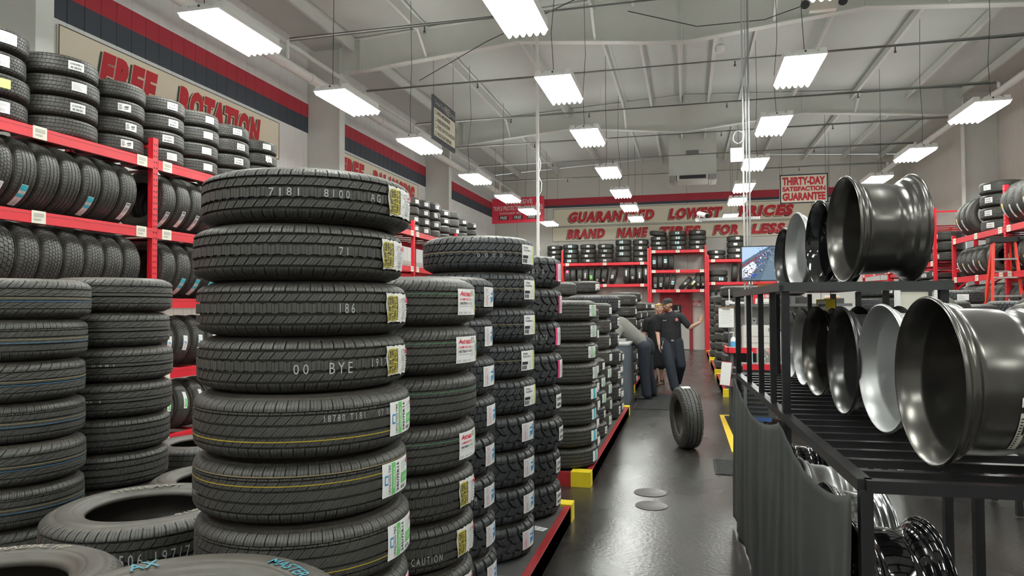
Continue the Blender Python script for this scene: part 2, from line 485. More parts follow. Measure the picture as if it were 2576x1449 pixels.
ROWS = {-4.75: ([-2.4, 0.6, 3.6, 6.5, 9.15, 11.95, 15.4, 18.4, 21.1, 24.3], 'row along the striped wall'),
        -1.67: ([-2.4, 0.6, 3.6, 6.75, 9.35, 12.15, 15.45, 18.4, 21.2, 23.9], 'row over the curbed platforms'),
        1.40: ([-2.4, 0.6, 3.6, 6.62, 9.4, 12.15, 15.35, 18.35, 20.7, 24.1], 'row over the wheel rack'),
        4.38: ([-2.4, 0.6, 3.6, 6.6, 9.3, 12.1, 15.2, 18.1, 21.2, 24.1], 'row by the windows')}
ORD = ['first', 'second', 'third', 'fourth', 'fifth', 'sixth', 'seventh', 'eighth', 'ninth', 'tenth', 'eleventh', 'twelfth', 'thirteenth', 'fourteenth', 'fifteenth', 'sixteenth', 'seventeenth', 'eighteenth']
for X, (ys, rn) in ROWS.items():
    for i, yy in enumerate(ys):
        zz = 4.6
        root = empty('hanging_lamp', (X, yy, zz), 0, 'bright hanging lamp, %s from the back in the %s' % (ORD[len(ys) - 1 - i], rn), 'lamp', 'hanging tube lamps')
        for nm, me in (('lens', lens_me), ('housing', hous_me), ('added_uplight', uplight_me)):
            o = bpy.data.objects.new(nm, me); C.objects.link(o); o.parent = root
        c_ = MB(); top = roof_z(X) - 0.24 - zz
        wob = random.uniform(-.04, .04)
        c_.tube([(0, -LL / 2 + .1, .08), (wob, -LL / 2 + .1, .6), (-wob, -LL / 2 + .12, 1.3), (0.0, -LL / 2 + .1, top + .235)], 0.0045, 5)
        c_.obj('cable', [DARK], root)

# air unit hanging in front of the back wall
root = empty('air_unit', (0.2, 24, 5.75), 0, 'large off white box air unit hanging from the ridge near the back wall', 'air conditioner')
mb = MB(); mb.box(-.76, .76, -.5, .5, .18, 1.55); mb.obj('casing', [STEELW], root)
mb = MB(); mb.box(-.5, .5, -.56, .5, 0.02, .2, 0); mb.box(-.42, .42, -.57, -.55, .05, .17, 1)
for s_ in (-1, 1):
    for k in range(7):
        mb.box(s_ * (.54 + k * .036) - .01, s_ * (.54 + k * .036) + .01, -.56, .5, 0.0 + .0, .2, 0)
mb.obj('grille', [STEELW, DARK], root)
mb = MB(); mb.box(-.2, .2, -.56, -.5, .84, .98); mb.obj('name_plate', [mat('plate_grey', (0.2, 0.21, 0.22), 0.4)], root)
# small ceiling devices
def dome(x, y, z, lab):
    m_ = MB(); m_.tube([(x, y, z + .12), (x, y, roof_z(x) - .02)], .008, 6)
    m_.lathe([(0.12, 0.001), (0.115, 0.05), (0.08, 0.13), (0.03, 0.19), (0.0, 0.2), (0.0, 0.001)], 24, 0, Matrix.Translation((x, y, z)))
    tag(m_.obj('pendant_fan', [WHITE], smooth=True), lab, 'ceiling fixture')
dome(-2.1, 17.6, 5.85, 'small white dome hanging between striped wall and air unit')
dome(2.15, 17.2, 5.85, 'small white dome hanging above the thirty day sign')
mb = MB(); mb.lathe([(0, 0.001), (0, .07), (.05, .09), (.1, .09), (.14, .05), (.14, 0.001)], 20, 0, Matrix.Translation((.62, 13.05, 6.22)))
tag(mb.obj('smoke_detector', [WHITE], smooth=True), 'round white detector under the first deep beam', 'detector')
root = empty('emergency_light', (2.15, 11.9, 6.42), 0, 'white emergency light box with two dark heads by the beam', 'emergency light')
mb = MB(); mb.box(-.2, .2, -.06, .06, -.09, .09); mb.obj('box', [mat('ivory_plastic', (.7, .68, .6), .5)], root)
for s_ in (-1, 1):
    mb = MB(); mb.tube([(s_ * .28, .02, .03), (s_ * .28, -.1, .0)], [.05, .07], 12); mb.obj('lamp_head', [DARK], root)

# ------------------------------------------------------------------ painted signs
def outline(mb, w, h, t, z, mi, d=0.003):
    for a in ((-w / 2, w / 2, -h / 2, -h / 2 + t), (-w / 2, w / 2, h / 2 - t, h / 2), (-w / 2, -w / 2 + t, -h / 2, h / 2), (w / 2 - t, w / 2, -h / 2, h / 2)):
        mb.box(a[0], a[1], a[2], a[3], z, z + d, mi)
def banner(name, M, w, h, words, label, depth=0.03):
    """words = [(text, cx, cy, w, h)], heavy slanted red letters with cream rim and dark drop"""
    mb = MB(); mb.box(-w / 2, w / 2, -h / 2, h / 2, -depth, 0, 0); outline(mb, w, h, 0.012, 0.0, 1)
    o = mb.obj(name, [CREAM, LETTER_DARK]); o.matrix_world = M
    tag(o, label, 'sign')
    for s_, cx, cy, ww, hh in words:
        lay = []
        for nm, dx, dy, bold, z, m_ in (('lettering', 0, 0, .075, .012, LETTER_RED), ('letter_rim', 0, 0, .105, .008, mat('letter_rim', (.92, .84, .62), .6)), ('letter_shadow', -.06, -.04, .095, .004, LETTER_DARK)):
            t = MB(); text_fit(t, s_, cx + dx * h, cy + dy * h, ww, hh, z, 0, None, bold=bold, shear=0.25, spacing=1.2, ref=0.075)
            lay.append(t.obj(nm, [m_], lay[0] if lay else o))
def stretch(words, w, h, margin=0.06):
    """lay out words over the width in proportion to letters"""
    n = sum(len(x) for x in words) + 1.3 * (len(words) - 1)
    u = w * (1 - 2 * margin) / n; x = -w / 2 + w * margin; out = []
    for x_ in words:
        ww = len(x_) * u; out.append((x_, x + ww / 2, 0, ww * .97, h)); x += ww + 1.3 * u
    return out
banner('wall_sign', face_negY(-0.36, YB - 0.03, 5.13), 9.5, 0.68, stretch(['GUARANTEED', 'LOWEST', 'PRICES'], 9.5, 0.42), 'long cream wall sign reading GUARANTEED LOWEST PRICES in red')
banner('wall_sign', face_negY(-0.55, YB - 0.03, 4.47), 9.2, 0.56, stretch(['BRAND', 'NAME', 'TIRES', 'FOR', 'LESS'], 9.2, 0.38), 'long cream wall sign reading BRAND NAME TIRES FOR LESS in red')
banner('wall_sign', face_posX(XL + 0.04, 9.22, 4.76), 4.76, 0.70, stretch(['FREE', 'ROTATION'], 4.76, 0.50, .12), 'cream sign reading FREE ROTATION in red on the striped wall')
banner('wall_sign', face_posX(XL + 0.04, 16.15, 4.76), 4.9, 0.70, stretch(['FREE', 'BALANCING'], 4.9, 0.50, .05), 'second cream wall sign past the column, mostly hidden by tires')

def hang(mb, x0, x1, y0, y1, z, mi):
    for x, y in ((x0, y0), (x1, y1)):
        mb.tube([(x, y, z), (x, y, roof_z(x))], 0.003, 4, mi)
# thirty day sign
root = empty('hanging_sign', (3.06, 20, 4.77), 0, 'hanging sign reading THIRTY-DAY SATISFACTION GUARANTEE in red on cream', 'sign')
mb = MB(); mb.box(-.61, .61, -.01, .03, -.395, .395, 0); M0 = face_negY(0, -.012, 0)
for a in ((-.61, .61, -.395, -.36), (-.61, .61, .36, .395), (-.61, -.575, -.395, .395), (.575, .61, -.395, .395)):
    mb.box(a[0], a[1], -.018, -.01, a[2], a[3], 1)
mb.obj('board', [CREAM, NAVY], root)
for s_, cy, hh in (('THIRTY-DAY', .21, .22), ('SATISFACTION', -.0, .13), ('GUARANTEE', -.21, .22)):
    mb = MB(); text_fit(mb, s_, 0, cy, 1.08, hh, 0.004, 0, M0, bold=.05); mb.obj('lettering', [LETTER_RED], root)
mb = MB()
for x in (-.55, .55): mb.tube([(x, 0, .39), (x, 0, roof_z(3.06 + x) - 4.77)], .004, 4)
mb.obj('hanging_wire', [DARK], root)
# triple protection sign
root = empty('hanging_sign', (-5.47, 22.5, 4.85), math.radians(-6), 'red hanging sign reading EXCLUSIVE TRIPLE PROTECTION GUARANTEE', 'sign')
SGR = mat('sign_red', (0.55, 0.02, 0.05), 0.5); SGW = mat('sign_white', (0.62, .60, .56), .5); SGK = mat('sign_black', (.02, .02, .02), .5)
mb = MB(); mb.box(-.92, .92, -.01, .03, -.42, .42, 0); mb.obj('board', [SGR], root)
mb = MB()
text_fit(mb, 'EXCLUSIVE', .05, .28, .95, .16, .004, 0, M0, bold=.02)
text_fit(mb, 'TRIPLE PROTECTION GUARANTEE', 0, .08, 1.76, .15, .004, 0, M0, bold=.01)
text_fit(mb, 'WORKMANSHIP - MILEAGE - ROAD HAZARD', .1, -.09, 1.5, .07, .004, 0, M0)
mb.obj('lettering', [SGW], root)
mb = MB()
for x in (-.5, 0, .5): mb.box(x - .17, x + .17, -.016, -.01, -.31, -.17)
mb.obj('black_panel', [SGK], root)
mb = MB()
for x in (-.5, 0, .5): text_fit(mb, 'FREE', x, -.24, .27, .10, .008, 0, M0, bold=.03, shear=.2)
mb.obj('lettering', [SGW], root)
mb = MB()
for x in (-.8, .8): mb.tube([(x, 0, .42), (x, 0, roof_z(-5.5 + x) - 4.85)], .004, 4)
mb.obj('hanging_wire', [DARK], root)
# services sign
root = empty('hanging_sign', (-4.9, 13.65, 5.42), 0, 'dark framed hanging sign listing FREE mounting, rotation and flat repair', 'sign')
SG = mat('sign_slate', (0.075, 0.09, 0.10), 0.5)
mb = MB(); mb.box(-.02, .02, -.68, .68, -.45, .45, 0); mb.box(.02, .026, -.63, .64, -.36, .20, 1); mb.obj('board', [SG, CREAM], root)
M1 = face_posX(.028, 0, 0)
mb = MB(); text_fit(mb, 'Compare These', -.33, .31, .56, .12, 0, 0, M1); text_fit(mb, 'FREE', .14, .31, .32, .15, 0, 0, M1, bold=.02); text_fit(mb, 'Services', .48, .31, .30, .11, 0, 0, M1)
mb.obj('lettering', [SGW], root)
mb = MB()
for k, (s_, w_) in enumerate((('FREE', 0), ('FREE', 0), ('FREE', 0), ('FREE', 0))):
    y = .12 - k * .14
    mb.box(.026, .029, -.58, -.50, y - .04, y + .04, 1); mb.box(.0265, .030, -.57, -.51, y - .03, y + .03, 0)
    text_fit(mb, s_, -.35, y, .22, .075, .002, 1, M1, bold=.01)
for k, (s_, w_) in enumerate((('MOUNTING!', .5), ('ROTATION!', .5), ('SNOW TIRE CHANGEOVER!', .8), ('FLAT REPAIR!', .6))):
    text_fit(mb, s_, -.2 + w_ / 2, .12 - k * .14, w_, .08, .002, 1, M1, bold=.02 if k != 2 else .0)
mb.obj('lettering', [CREAM, SG], root)
mb = MB()
for y in (-.6, .6): mb.tube([(0, y, .44), (0, y, roof_z(-4.9) - 5.42)], .004, 4)
mb.obj('hanging_wire', [DARK], root)

# door in the back wall with frame, window and exit notice
mb = MB(); mb.box(-1.02, .13, YB - .07, YB, 0, 2.16, 0)
d = struct('door_1', mb, [RED_DARK])
DL = mat('door_grey', (.50, .50, .47), .5); DR = mat('door_red', (.36, .008, .02), .5)
mb = MB(); mb.box(-.94, .05, YB - .09, YB - .07, .02, 1.03, 0); mb.box(-.94, .05, YB - .09, YB - .07, 1.03, 2.08, 1); mb.obj('door_panel', [DL, DR], d)
mb = MB(); mb.box(-.56, -.24, YB - .10, YB - .085, 1.38, 1.68); mb.obj('door_window', [mat('dark_glass', (.03, .035, .035), .1)], d)
mb = MB(); mb.box(-.48, -.30, YB - .104, YB - .10, 1.42, 1.47); mb.box(-.36, -.32, YB - .104, YB - .10, 1.44, 1.64); mb.obj('painted_glare', [mat('glare_grey', (.6, .62, .62), .4)], d)  # pale bars painted as glare on the door glass
mb = MB(); mb.box(0.135, .18, YB - .08, YB, 0, 2.2, 0); 
struct('trim_20', mb, [RED_DARK])
root = empty('exit_sign', (.33, YB - .02, 1.72), 0, 'small red and white NOT AN EXIT sign beside the red door', 'sign')
mb = MB(); mb.box(-.155, .155, -.01, .015, -.11, .11, 0); mb.box(-.14, .14, -.014, -.01, -.095, .04, 1); mb.obj('plate', [LETTER_RED, PAPER], root)
mb = MB(); text_fit(mb, 'NOT AN', 0, .075, .17, .04, .004, 1, face_negY(0, -.012, 0)); text_fit(mb, 'EXIT', 0, -.028, .24, .10, .004, 0, face_negY(0, -.014, 0), bold=.03)
mb.obj('lettering', [LETTER_RED, PAPER], root)
mb = MB(); mb.box(0.38, .52, YB - .06, YB, 2.2, 2.5); tag(mb.obj('alarm_box', [DARK]), 'small dark box on the wall above the exit notice', 'alarm')
# ------------------------------------------------------------------ tires (unit tire: outer radius 0.35, width 0.20, axis = local Z)
TR_, TW_ = 0.35, 0.20
def tread_r(s):
    return 0.350 - 0.004 * s * s - 0.019 * max(0.0, (abs(s) - 0.70) / 0.30) ** 2.2
TZ = 0.084
PATTERNS = {   # pitches, groove width, depth, ribs (from, to, offset at from, offset at to, lateral depth, zigzag), sipes
    'highway': (60, .11, .0125, [(-1, -.71, .0, .08, .9, 0), (-.60, -.31, .25, .75, .55, 0), (-.19, .19, .0, .0, .2, .026), (.31, .60, .2, .7, .55, 0), (.71, 1, .45, .5, .9, 0)], (.42, .68)),
    'touring': (66, .08, .010, [(-1, -.66, .0, .05, 1, 0), (-.58, -.30, .3, .9, .35, 0), (-.20, .12, .1, .9, .25, 0), (.21, .50, .3, 1.0, .7, 0), (.56, .62, 0, 0, .8, 0), (.66, 1, .45, .5, 1, 0)], (.36, .66)),
    'comfort': (58, .09, .010, [(-1, -.62, .0, .3, 1, 0), (-.54, -.22, .4, 1.2, .35, 0), (-.14, .14, .2, .8, .2, .012), (.22, .47, .3, 1.0, .4, 0), (.55, 1, .2, 1.0, 1, 0)], (.55,)),
    'terrain': (42, .16, .012, [(-1, -.66, .0, .10, 1, .0), (-.60, -.20, .1, .75, 1, .035), (-.13, .13, .6, .3, .55, .045), (.20, .60, .2, .85, 1, .035), (.66, 1, .5, .6, 1, 0)], (.5,)),
    'winter': (44, .14, .0095, [(-1, -.66, .0, .02, 1, .0), (-.60, -.26, .5, .62, 1, .02), (-.19, .19, .0, .25, 1, .02), (.26, .60, .5, .62, 1, .02), (.66, 1, .0, .02, 1, 0)], (.36, .58, .8)),
    'mud': (27, .24, .014, [(-1, -.56, .0, .06, 1, .02), (-.46, -.04, .35, .75, 1, .06), (.05, .47, .9, .5, 1, .06), (.57, 1, .5, .56, 1, .02)], (.62,)),
    'sport': (40, .09, .010, [(-1, -.62, .0, .5, 1, 0), (-.54, -.17, .6, 1.9, .9, 0), (-.08, .08, 0, 0, 0, 0), (.17, .54, .1, 1.4, .9, 0), (.62, 1, .5, 1.0, 1, 0)], (.55,)),
    'commercial': (62, .12, .009, [(-1, -.70, .0, .05, 1, 0), (-.64, -.34, .4, .5, 1, .015), (-.28, -.03, .0, .1, 1, .02), (.03, .28, .5, .6, 1, .02), (.34, .64, .1, .2, 1, .015), (.70, 1, .5, .55, 1, 0)], ()),
    'eco': (64, .07, .009, [(-1, -.66, .0, .05, 1, 0), (-.60, -.26, .3, .6, .5, 0), (-.20, .20, .0, .3, .25, 0), (.26, .60, .3, .6, .5, 0), (.66, 1, .45, .5, 1, 0)], (.5,)),
}
SIDE = [(-.086, .318), (-.0945, .304), (-.0925, .3015), (-.0945, .299), (-.0985, .290), (-.0995, .282), (-.0995, .256), (-.0975, .249), (-.0955, .247), (-.0960, .243), (-.0925, .230), (-.0895, .228), (-.0880, .222), (-.084, .216), (-.0835, .212), (-.078, .207), (-.070, .204)]
INNER = [(-.064, .208), (-.076, .24), (-.083, .285), (-.072, .315), (-.035, .329)]
_TM = {}
def tire_mesh(kind, lod, cool=False):
    key = (kind, lod, cool)
    if key in _TM: return _TM[key]
    rows = []     # (z, r, depth, shear, lateral, zig, material)
    P, w, g, ribs, sipes = PATTERNS[kind]
    if lod == 0:
        cols = [(0, 't'), (.025, 'g'), (w, 'g'), (w + .025, 't')]
        for p in sipes: cols += [(p, 't'), (p + .014, 's'), (p + .028, 't')]
        if not sipes: cols += [(.55, 't')]
    elif lod == 1:
        cols = [(0, 't'), (.03, 'g'), (w, 'g'), (w + .03, 't'), (.56, 't')]
    else:
        P = 14; cols = [(0, 't'), (.34, 't'), (.67, 't')]
    e = .010
    side = SIDE if lod < 2 else SIDE[::3]; inner = INNER if lod < 2 else INNER[::2]
    for (z, r) in list(reversed(side)): rows.append((z, r, 0, 0, 0, 0, 1))
    for i, (a, b, o0, o1, lat, zig) in enumerate(ribs):
        if i > 0: rows.append((a - e, None, g, o0, 1, zig, 0))
        nn = (7 if (a <= -1 or b >= 1) else 3) if lod == 0 else (4 if (a <= -1 or b >= 1) else 2)
        if lod == 2: nn = 2; lat = 0; zig = 0; o0 = o1 = 0
        for k in range(nn):
            t = k / (nn - 1)
            rows.append((a + (b - a) * t, None, 0, o0 + (o1 - o0) * t, lat, zig, 0))
        if i < len(ribs) - 1: rows.append((b + e, None, g, o1, 1, zig, 0))
    for (z, r) in side: rows.append((-z, r, 0, 0, 0, 0, 1))
    for (z, r) in inner: rows.append((-z, r, 0, 0, 0, 0, 1))
    for (z, r) in reversed(inner): rows.append((z, r, 0, 0, 0, 0, 1))
    nc = P * len(cols); V = []; nr = len(rows)
    # fade the shear back to the neighbours for the sidewall rows
    first = next(i for i, r in enumerate(rows) if r[6] == 0); last = max(i for i, r in enumerate(rows) if r[6] == 0)
    for i, (s, r, dep, sh, lat, zig, mi) in enumerate(rows):
        if mi == 1: sh = rows[first][3] if i < first else (rows[last][3] if i <= last + len(side) else rows[last][3] * (1 - (i - last - len(side)) / (nr - last - len(side))))
        for p in range(P):
            for (fr, ty) in cols:
                a = 2 * PI * (p + fr + sh) / P
                if mi == 1: rr, zz = r, s
                else:
                    ss = s + (zig * (1 if fr < .5 else -1) if zig else 0)
                    rr = tread_r(max(-1, min(1, ss))) - (dep if dep else (lat * g if ty == 'g' else (.5 * g if ty == 's' and lat else 0)))
                    zz = ss * TZ
                V.append((rr * math.cos(a), rr * math.sin(a), zz))
    Fs = []; Ms = []; sm = []
    for i in range(nr):
        j = (i + 1) % nr
        mi = 1 if (rows[i][6] == 1 and rows[j][6] == 1) else 0
        for k in range(nc):
            k2 = (k + 1) % nc
            Fs.append((i * nc + k, i * nc + k2, j * nc + k2, j * nc + k)); Ms.append(mi); sm.append(mi == 1 or lod == 2)
    me = bpy.data.meshes.new('tire_' + kind)
    me.from_pydata(V, [], Fs)
    me.materials.append(RUBBER_BLUE if cool else RUBBER); me.materials.append(SIDEWALL)
    me.polygons.foreach_set('material_index', Ms); me.polygons.foreach_set('use_smooth', sm)
    me.update()
    if lod == 2: me.set_sharp_from_angle(angle=math.radians(40))
    _TM[key] = me
    return me

# paper labels glued round the tread
LB = {k: mat('label_' + k, c, .5) for k, c in dict(yellow=(.70, .60, .10), green=(.16, .55, .16), red=(.70, .02, .06), black=(.03, .03, .03), grey=(.45, .46, .46), blue=(.06, .28, .58), lime=(.72, .80, .28), pink=(.80, .05, .22), teal=(.05, .50, .60), orange=(.85, .32, .04), lines=(.55, .56, .57), silver=(.74, .74, .72)).items()}
LBK = list(LB.keys()); LBM = [PAPER] + [LB[k] for k in LBK]
def LI(k): return 0 if k == 'white' else 1 + LBK.index(k)
def on_tread(u, v, h):
    s = max(-1, min(1, v / TZ)); r = tread_r(s) + .0025 + h; a = u / TR_
    return (r * math.cos(a), r * math.sin(a), v)
def patch(mb, u0, u1, v0, v1, h, c, rag=0.0, wr=0.0):
    nu = max(1, int((u1 - u0) / .012)); nv = max(1, int((v1 - v0) / .02)) if not rag else 6
    o = len(mb.v); rnd = random.Random(int((u0 * 7 + v0 * 3 + h) * 1e5))
    for i in range(nu + 1):
        for j in range(nv + 1):
            u = u0 + (u1 - u0) * i / nu; v = v0 + (v1 - v0) * j / nv
            if rag and i in (0, nu): u += rnd.uniform(-rag, rag)
            if rag and j in (0, nv): v += rnd.uniform(-rag, rag)
            mb.v.append(Vector(on_tread(u, v, h + (rnd.uniform(0, wr) if wr else 0))))
    for i in range(nu):
        for j in range(nv):
            mb.f.append([o + i * (nv + 1) + j, o + (i + 1) * (nv + 1) + j, o + (i + 1) * (nv + 1) + j + 1, o + i * (nv + 1) + j + 1]); mb.m.append(LI(c))
def tx(mb, s_, u, v, w, h, c, rot=0, bold=0.01, hh=.0014):
    text_fit(mb, s_, u, v, w, h, hh, LI(c), None, bold=bold, rot=rot, res=1, fn=on_tread)
def lines(mb, u0, u1, v0, v1, n, c='lines', seed=1, h=.0014):
    rnd = random.Random(seed)
    for k in range(n):
        v = v0 + (v1 - v0) * (k + .5) / n; uu = u0 + (u1 - u0) * rnd.uniform(.5, 1)
        patch(mb, u0, uu, v - (v1 - v0) / n * .22, v + (v1 - v0) / n * .22, h, c)
def bars(mb, u0, u1, v0, v1, n, c='black', seed=2):
    rnd = random.Random(seed)
    for k in range(n):
        u = u0 + (u1 - u0) * k / n; patch(mb, u, u + (u1 - u0) / n * rnd.uniform(.3, .7), v0, v1, .0014, c)
_LM = {}
def label_mesh(d):
    if d in _LM: return _LM[d]
    mb = MB(); P_ = lambda *a, **k: patch(mb, *a, **k)
    if d in ('yellow', 'yellow2'):
        P_(-.085, .085, -.055, .055, 0, 'silver', rag=.004, wr=.004)
        P_(-.078, -.022, -.048, .048, .0045, 'yellow', rag=.003, wr=.002)
        for k in range(4): tx(mb, ['THE FIT AND', 'OF YOUR NEW', 'TIRES ENJOY', 'LONG MILEAGE'][k], -.072 + k * .0145, 0, .013, .09, 'black', 90, .04, .0075)
        lines(mb, .015, .07, -.04, .045, 8, 'lines', 5, .0075); P_(.055, .075, .02, .04, .0075, 'red')
    elif d == 'green':
        P_(-.095, .095, -.055, .055, 0, 'white')
        P_(-.045, -.022, -.052, .052, .001, 'green'); P_(.02, .085, -.03, .005, .001, 'green')
        tx(mb, 'LINGLONG TIRE', -.058, 0, .012, .095, 'black', 90); tx(mb, '245/75R16', -.006, 0, .018, .095, 'black', 90, .02)
        P_(-.084, -.066, -.016, .016, .001, 'blue'); P_(-.081, -.069, -.010, .010, .0018, 'white')
        tx(mb, 'GREENMAX', -.033, 0, .010, .07, 'white', 90); tx(mb, '245/75R16', .052, -.012, .05, .014, 'white')
        lines(mb, .02, .085, .012, .045, 5); bars(mb, .02, .06, -.048, -.036, 8); P_(.07, .085, .03, .045, .0015, 'pink')
    elif d == 'antares':
        P_(-.095, .095, -.055, .055, 0, 'white')
        mb.add([on_tread(-.085, .024, .0014), on_tread(-.064, .048, .0014), on_tread(-.060, .024, .0014), on_tread(-.068, .032, .0014)], [(0, 3, 1), (3, 2, 1)], LI('red'))
        tx(mb, 'NTARES', -.022, .032, .072, .017, 'red', 0, .03); tx(mb, 'COMFORT A5', -.035, .011, .098, .010, 'red', 0, .02)
        tx(mb, '245/75R16 111S', -.032, -.006, .104, .011, 'black', 0, .02)
        P_(.02, .06, .026, .05, .0012, 'grey'); P_(.028, .05, .03, .042, .0018, 'lines'); P_(.07, .09, -.03, .04, .0012, 'lime'); P_(.073, .087, -.01, .02, .0018, 'teal')
        P_(.078, .09, -.045, -.03, .0012, 'orange'); lines(mb, .015, .06, -.03, .015, 7); P_(-.085, .01, -.019, -.017, .0012, 'lines')
        for u in (-.075, -.035, .005): tx(mb, 'BAR', u, -.045, .028, .008, 'grey', 0, .02)
    elif d == 'tr':
        P_(-.075, .075, -.05, .05, 0, 'white'); tx(mb, 'TR', .030, .0, .046, .070, 'blue', -90, .05)
        for k in range(3): tx(mb, ['P275/55R20', 'ALL TERRAIN', '115S SUV'][k], -.058 + k * .018, 0, .012, .085, ['grey', 'pink', 'grey'][k], -90)
        bars(mb, .058, .072, -.04, .04, 4, 'grey')
    elif d == 'st':
        P_(-.085, .085, -.055, .055, 0, 'white'); P_(.045, .083, -.052, .052, .001, 'lime')
        tx(mb, 'ST5000', -.045, .038, .05, .012, 'black', 0, .02); tx(mb, 'P265/70R16', -.028, .022, .085, .011, 'black', 0, .02)
        P_(-.078, -.02, -.022, -.006, .001, 'black'); bars(mb, -.078, -.03, -.048, -.026, 10); P_(-.005, .03, -.045, 0, .001, 'silver'); tx(mb, 'P265/70R16', .062, 0, .016, .08, 'grey', 90)
    elif d == 'pink':
        P_(-.08, .08, -.055, .055, 0, 'white'); P_(-.08, -.045, -.055, .055, .001, 'pink'); tx(mb, 'LT265/75R16', .0, 0, .028, .09, 'black', 90, .02); lines(mb, .03, .075, -.045, .045, 7)
    elif d == 'blueorange':
        P_(-.085, .085, -.05, .05, 0, 'white'); P_(-.05, .085, -.05, -.032, .001, 'blue'); P_(-.05, .085, -.032, -.020, .001, 'orange'); tx(mb, 'TIRE', .02, .012, .09, .036, 'grey', 0, .03); lines(mb, -.08, -.055, -.04, .045, 8)
    elif d == 'teal':
        P_(-.08, .08, -.05, .05, 0, 'white'); P_(-.035, .01, -.05, .05, .001, 'teal'); lines(mb, .02, .07, -.04, .04, 5)
    elif d == 'orange':
        P_(-.09, .09, -.05, .05, 0, 'white'); P_(-.09, -.07, -.05, .05, .001, 'orange'); lines(mb, -.06, .08, .0, .045, 4); bars(mb, -.05, .05, -.04, -.01, 14, 'grey')
    elif d == 'limewide':
        P_(-.1, .1, -.04, .04, 0, 'white'); P_(-.01, .1, -.04, .04, .001, 'lime'); lines(mb, -.09, -.02, -.03, .03, 4)
    elif d == 'size':
        P_(-.07, .07, -.042, .042, 0, 'white'); tx(mb, '215/60R16', 0, .015, .11, .022, 'black', 0, .03); bars(mb, -.05, .05, -.03, -.01, 12)
    elif d == 'code':
        P_(-.07, .07, -.042, .042, 0, 'white'); tx(mb, 'VR', .02, 0, .05, .05, 'black', 90, .03); lines(mb, -.06, -.02, -.03, .03, 6, 'black')
    elif d == 'white':
        P_(-.07, .07, -.042, .042, 0, 'white'); lines(mb, -.06, .05, -.03, .03, 5, 'lines', 9)
    elif d == 'shred':
        P_(-.05, .05, -.04, .05, .002, 'white', rag=.014, wr=.012); lines(mb, -.03, .02, -.03, .03, 4, 'lines', 3, .015)
    elif d == 'strip':     # long strip running round the tread
        P_(-.11, .11, -.022, .022, 0, 'white'); lines(mb, -.1, .02, -.018, .018, 4, 'lines', 4); P_(.03, .06, -.016, .016, .001, 'lines')
    elif d == 'stripbars':
        P_(-.11, .11, -.026, .026, 0, 'white'); bars(mb, -.10, -.07, -.02, .02, 4); lines(mb, -.06, .02, -.02, .02, 5, 'black', 6); lines(mb, .04, .1, -.016, .016, 4, 'lines', 8)
    elif d == 'striptr':
        P_(-.10, .10, -.03, .03, 0, 'white'); tx(mb, 'TR', -.01, 0, .028, .044, 'blue', 90, .06); P_(.014, .018, -.024, .024, .001, 'red'); tx(mb, 'LT225', .05, 0, .05, .022, 'grey', 0, .03); lines(mb, -.09, -.04, -.02, .02, 4)
    elif d == 'stripblue':
        P_(-.12, .12, -.03, .03, 0, 'silver'); P_(-.115, -.06, -.028, .028, .001, 'teal'); P_(-.03, .01, -.028, .028, .001, 'teal'); tx(mb, 'TIRE', -.045, 0, .02, .04, 'grey', 90, .02); tx(mb, 'RADIAL', .06, 0, .07, .02, 'grey')
    elif d == 'stripgreen':
        P_(-.12, .12, -.026, .026, 0, 'white'); P_(-.02, .10, -.010, .018, .001, 'green')
    elif d == 'stripred':
        P_(-.12, .12, -.02, .02, 0, 'white'); P_(.01, .11, -.012, .014, .001, 'red')
    elif d == 'stripyellow':
        P_(-.12, .12, -.022, .022, 0, 'white'); P_(-.09, -.04, -.02, .02, .001, 'yellow'); P_(-.12, -.105, -.02, .02, .001, 'orange')
    elif d == 'tealtag':
        P_(-.075, .075, -.055, .055, 0, 'white'); P_(-.03, .03, -.05, .05, .001, 'teal'); lines(mb, .04, .07, -.04, .04, 3)
    elif d == 'greentag':
        P_(-.09, .09, -.05, .05, 0, 'green'); P_(-.03, .02, -.03, .03, .001, 'lime')
    elif d == 'pinktag':
        P_(-.07, .07, -.05, .05, 0, 'pink'); P_(-.03, .03, -.02, .02, .001, 'white')
    elif d == 'smalltag':
        P_(-.05, .05, -.035, .035, 0, 'silver'); bars(mb, -.04, .04, -.03, .03, 4, 'grey')
    me = mb.mesh('paper_label', LBM)
    _LM[d] = me
    return me
LWORD = dict(yellow='crumpled yellow label', yellow2='torn yellow label', green='green and white label', antares='red-lettered white label', tr='blue-lettered white label', st='white and lime label', pink='pink-edged label', blueorange='blue and orange label', teal='teal-white label', orange='orange-edged label', limewide='wide lime label', size='size label', code='black-lettered label', white='white label', shred='shredded label', strip='white strip', stripbars='barcode strip', striptr='blue-lettered strip', stripblue='teal strip', stripgreen='green-white strip', stripred='red-white strip', stripyellow='yellow-white strip', tealtag='teal tag', greentag='green tag', pinktag='pink tag', smalltag='small grey tag')
def chalk_mesh(s_, w=.2, h=.035, v=0.0, c=None):
    mb = MB(); text_fit(mb, s_, 0, v, w, h, -.001, 0, None, bold=.0, spacing=1.5, res=2, fn=on_tread)
    return mb.mesh('chalk_marking', [c or CHALK])
def ring_mesh(v, col):
    s = v / TZ; r = tread_r(s) + .0012
    mb = MB(); mb.lathe([(v - .0016, r), (v + .0016, r)], 120)
    return mb.mesh('paint_line', [mat('line_' + col, dict(yellow=(.40, .30, .02), blue=(.05, .16, .28), green=(.07, .22, .10), tan=(.25, .2, .1), red=(.35, .05, .04))[col], .6)])
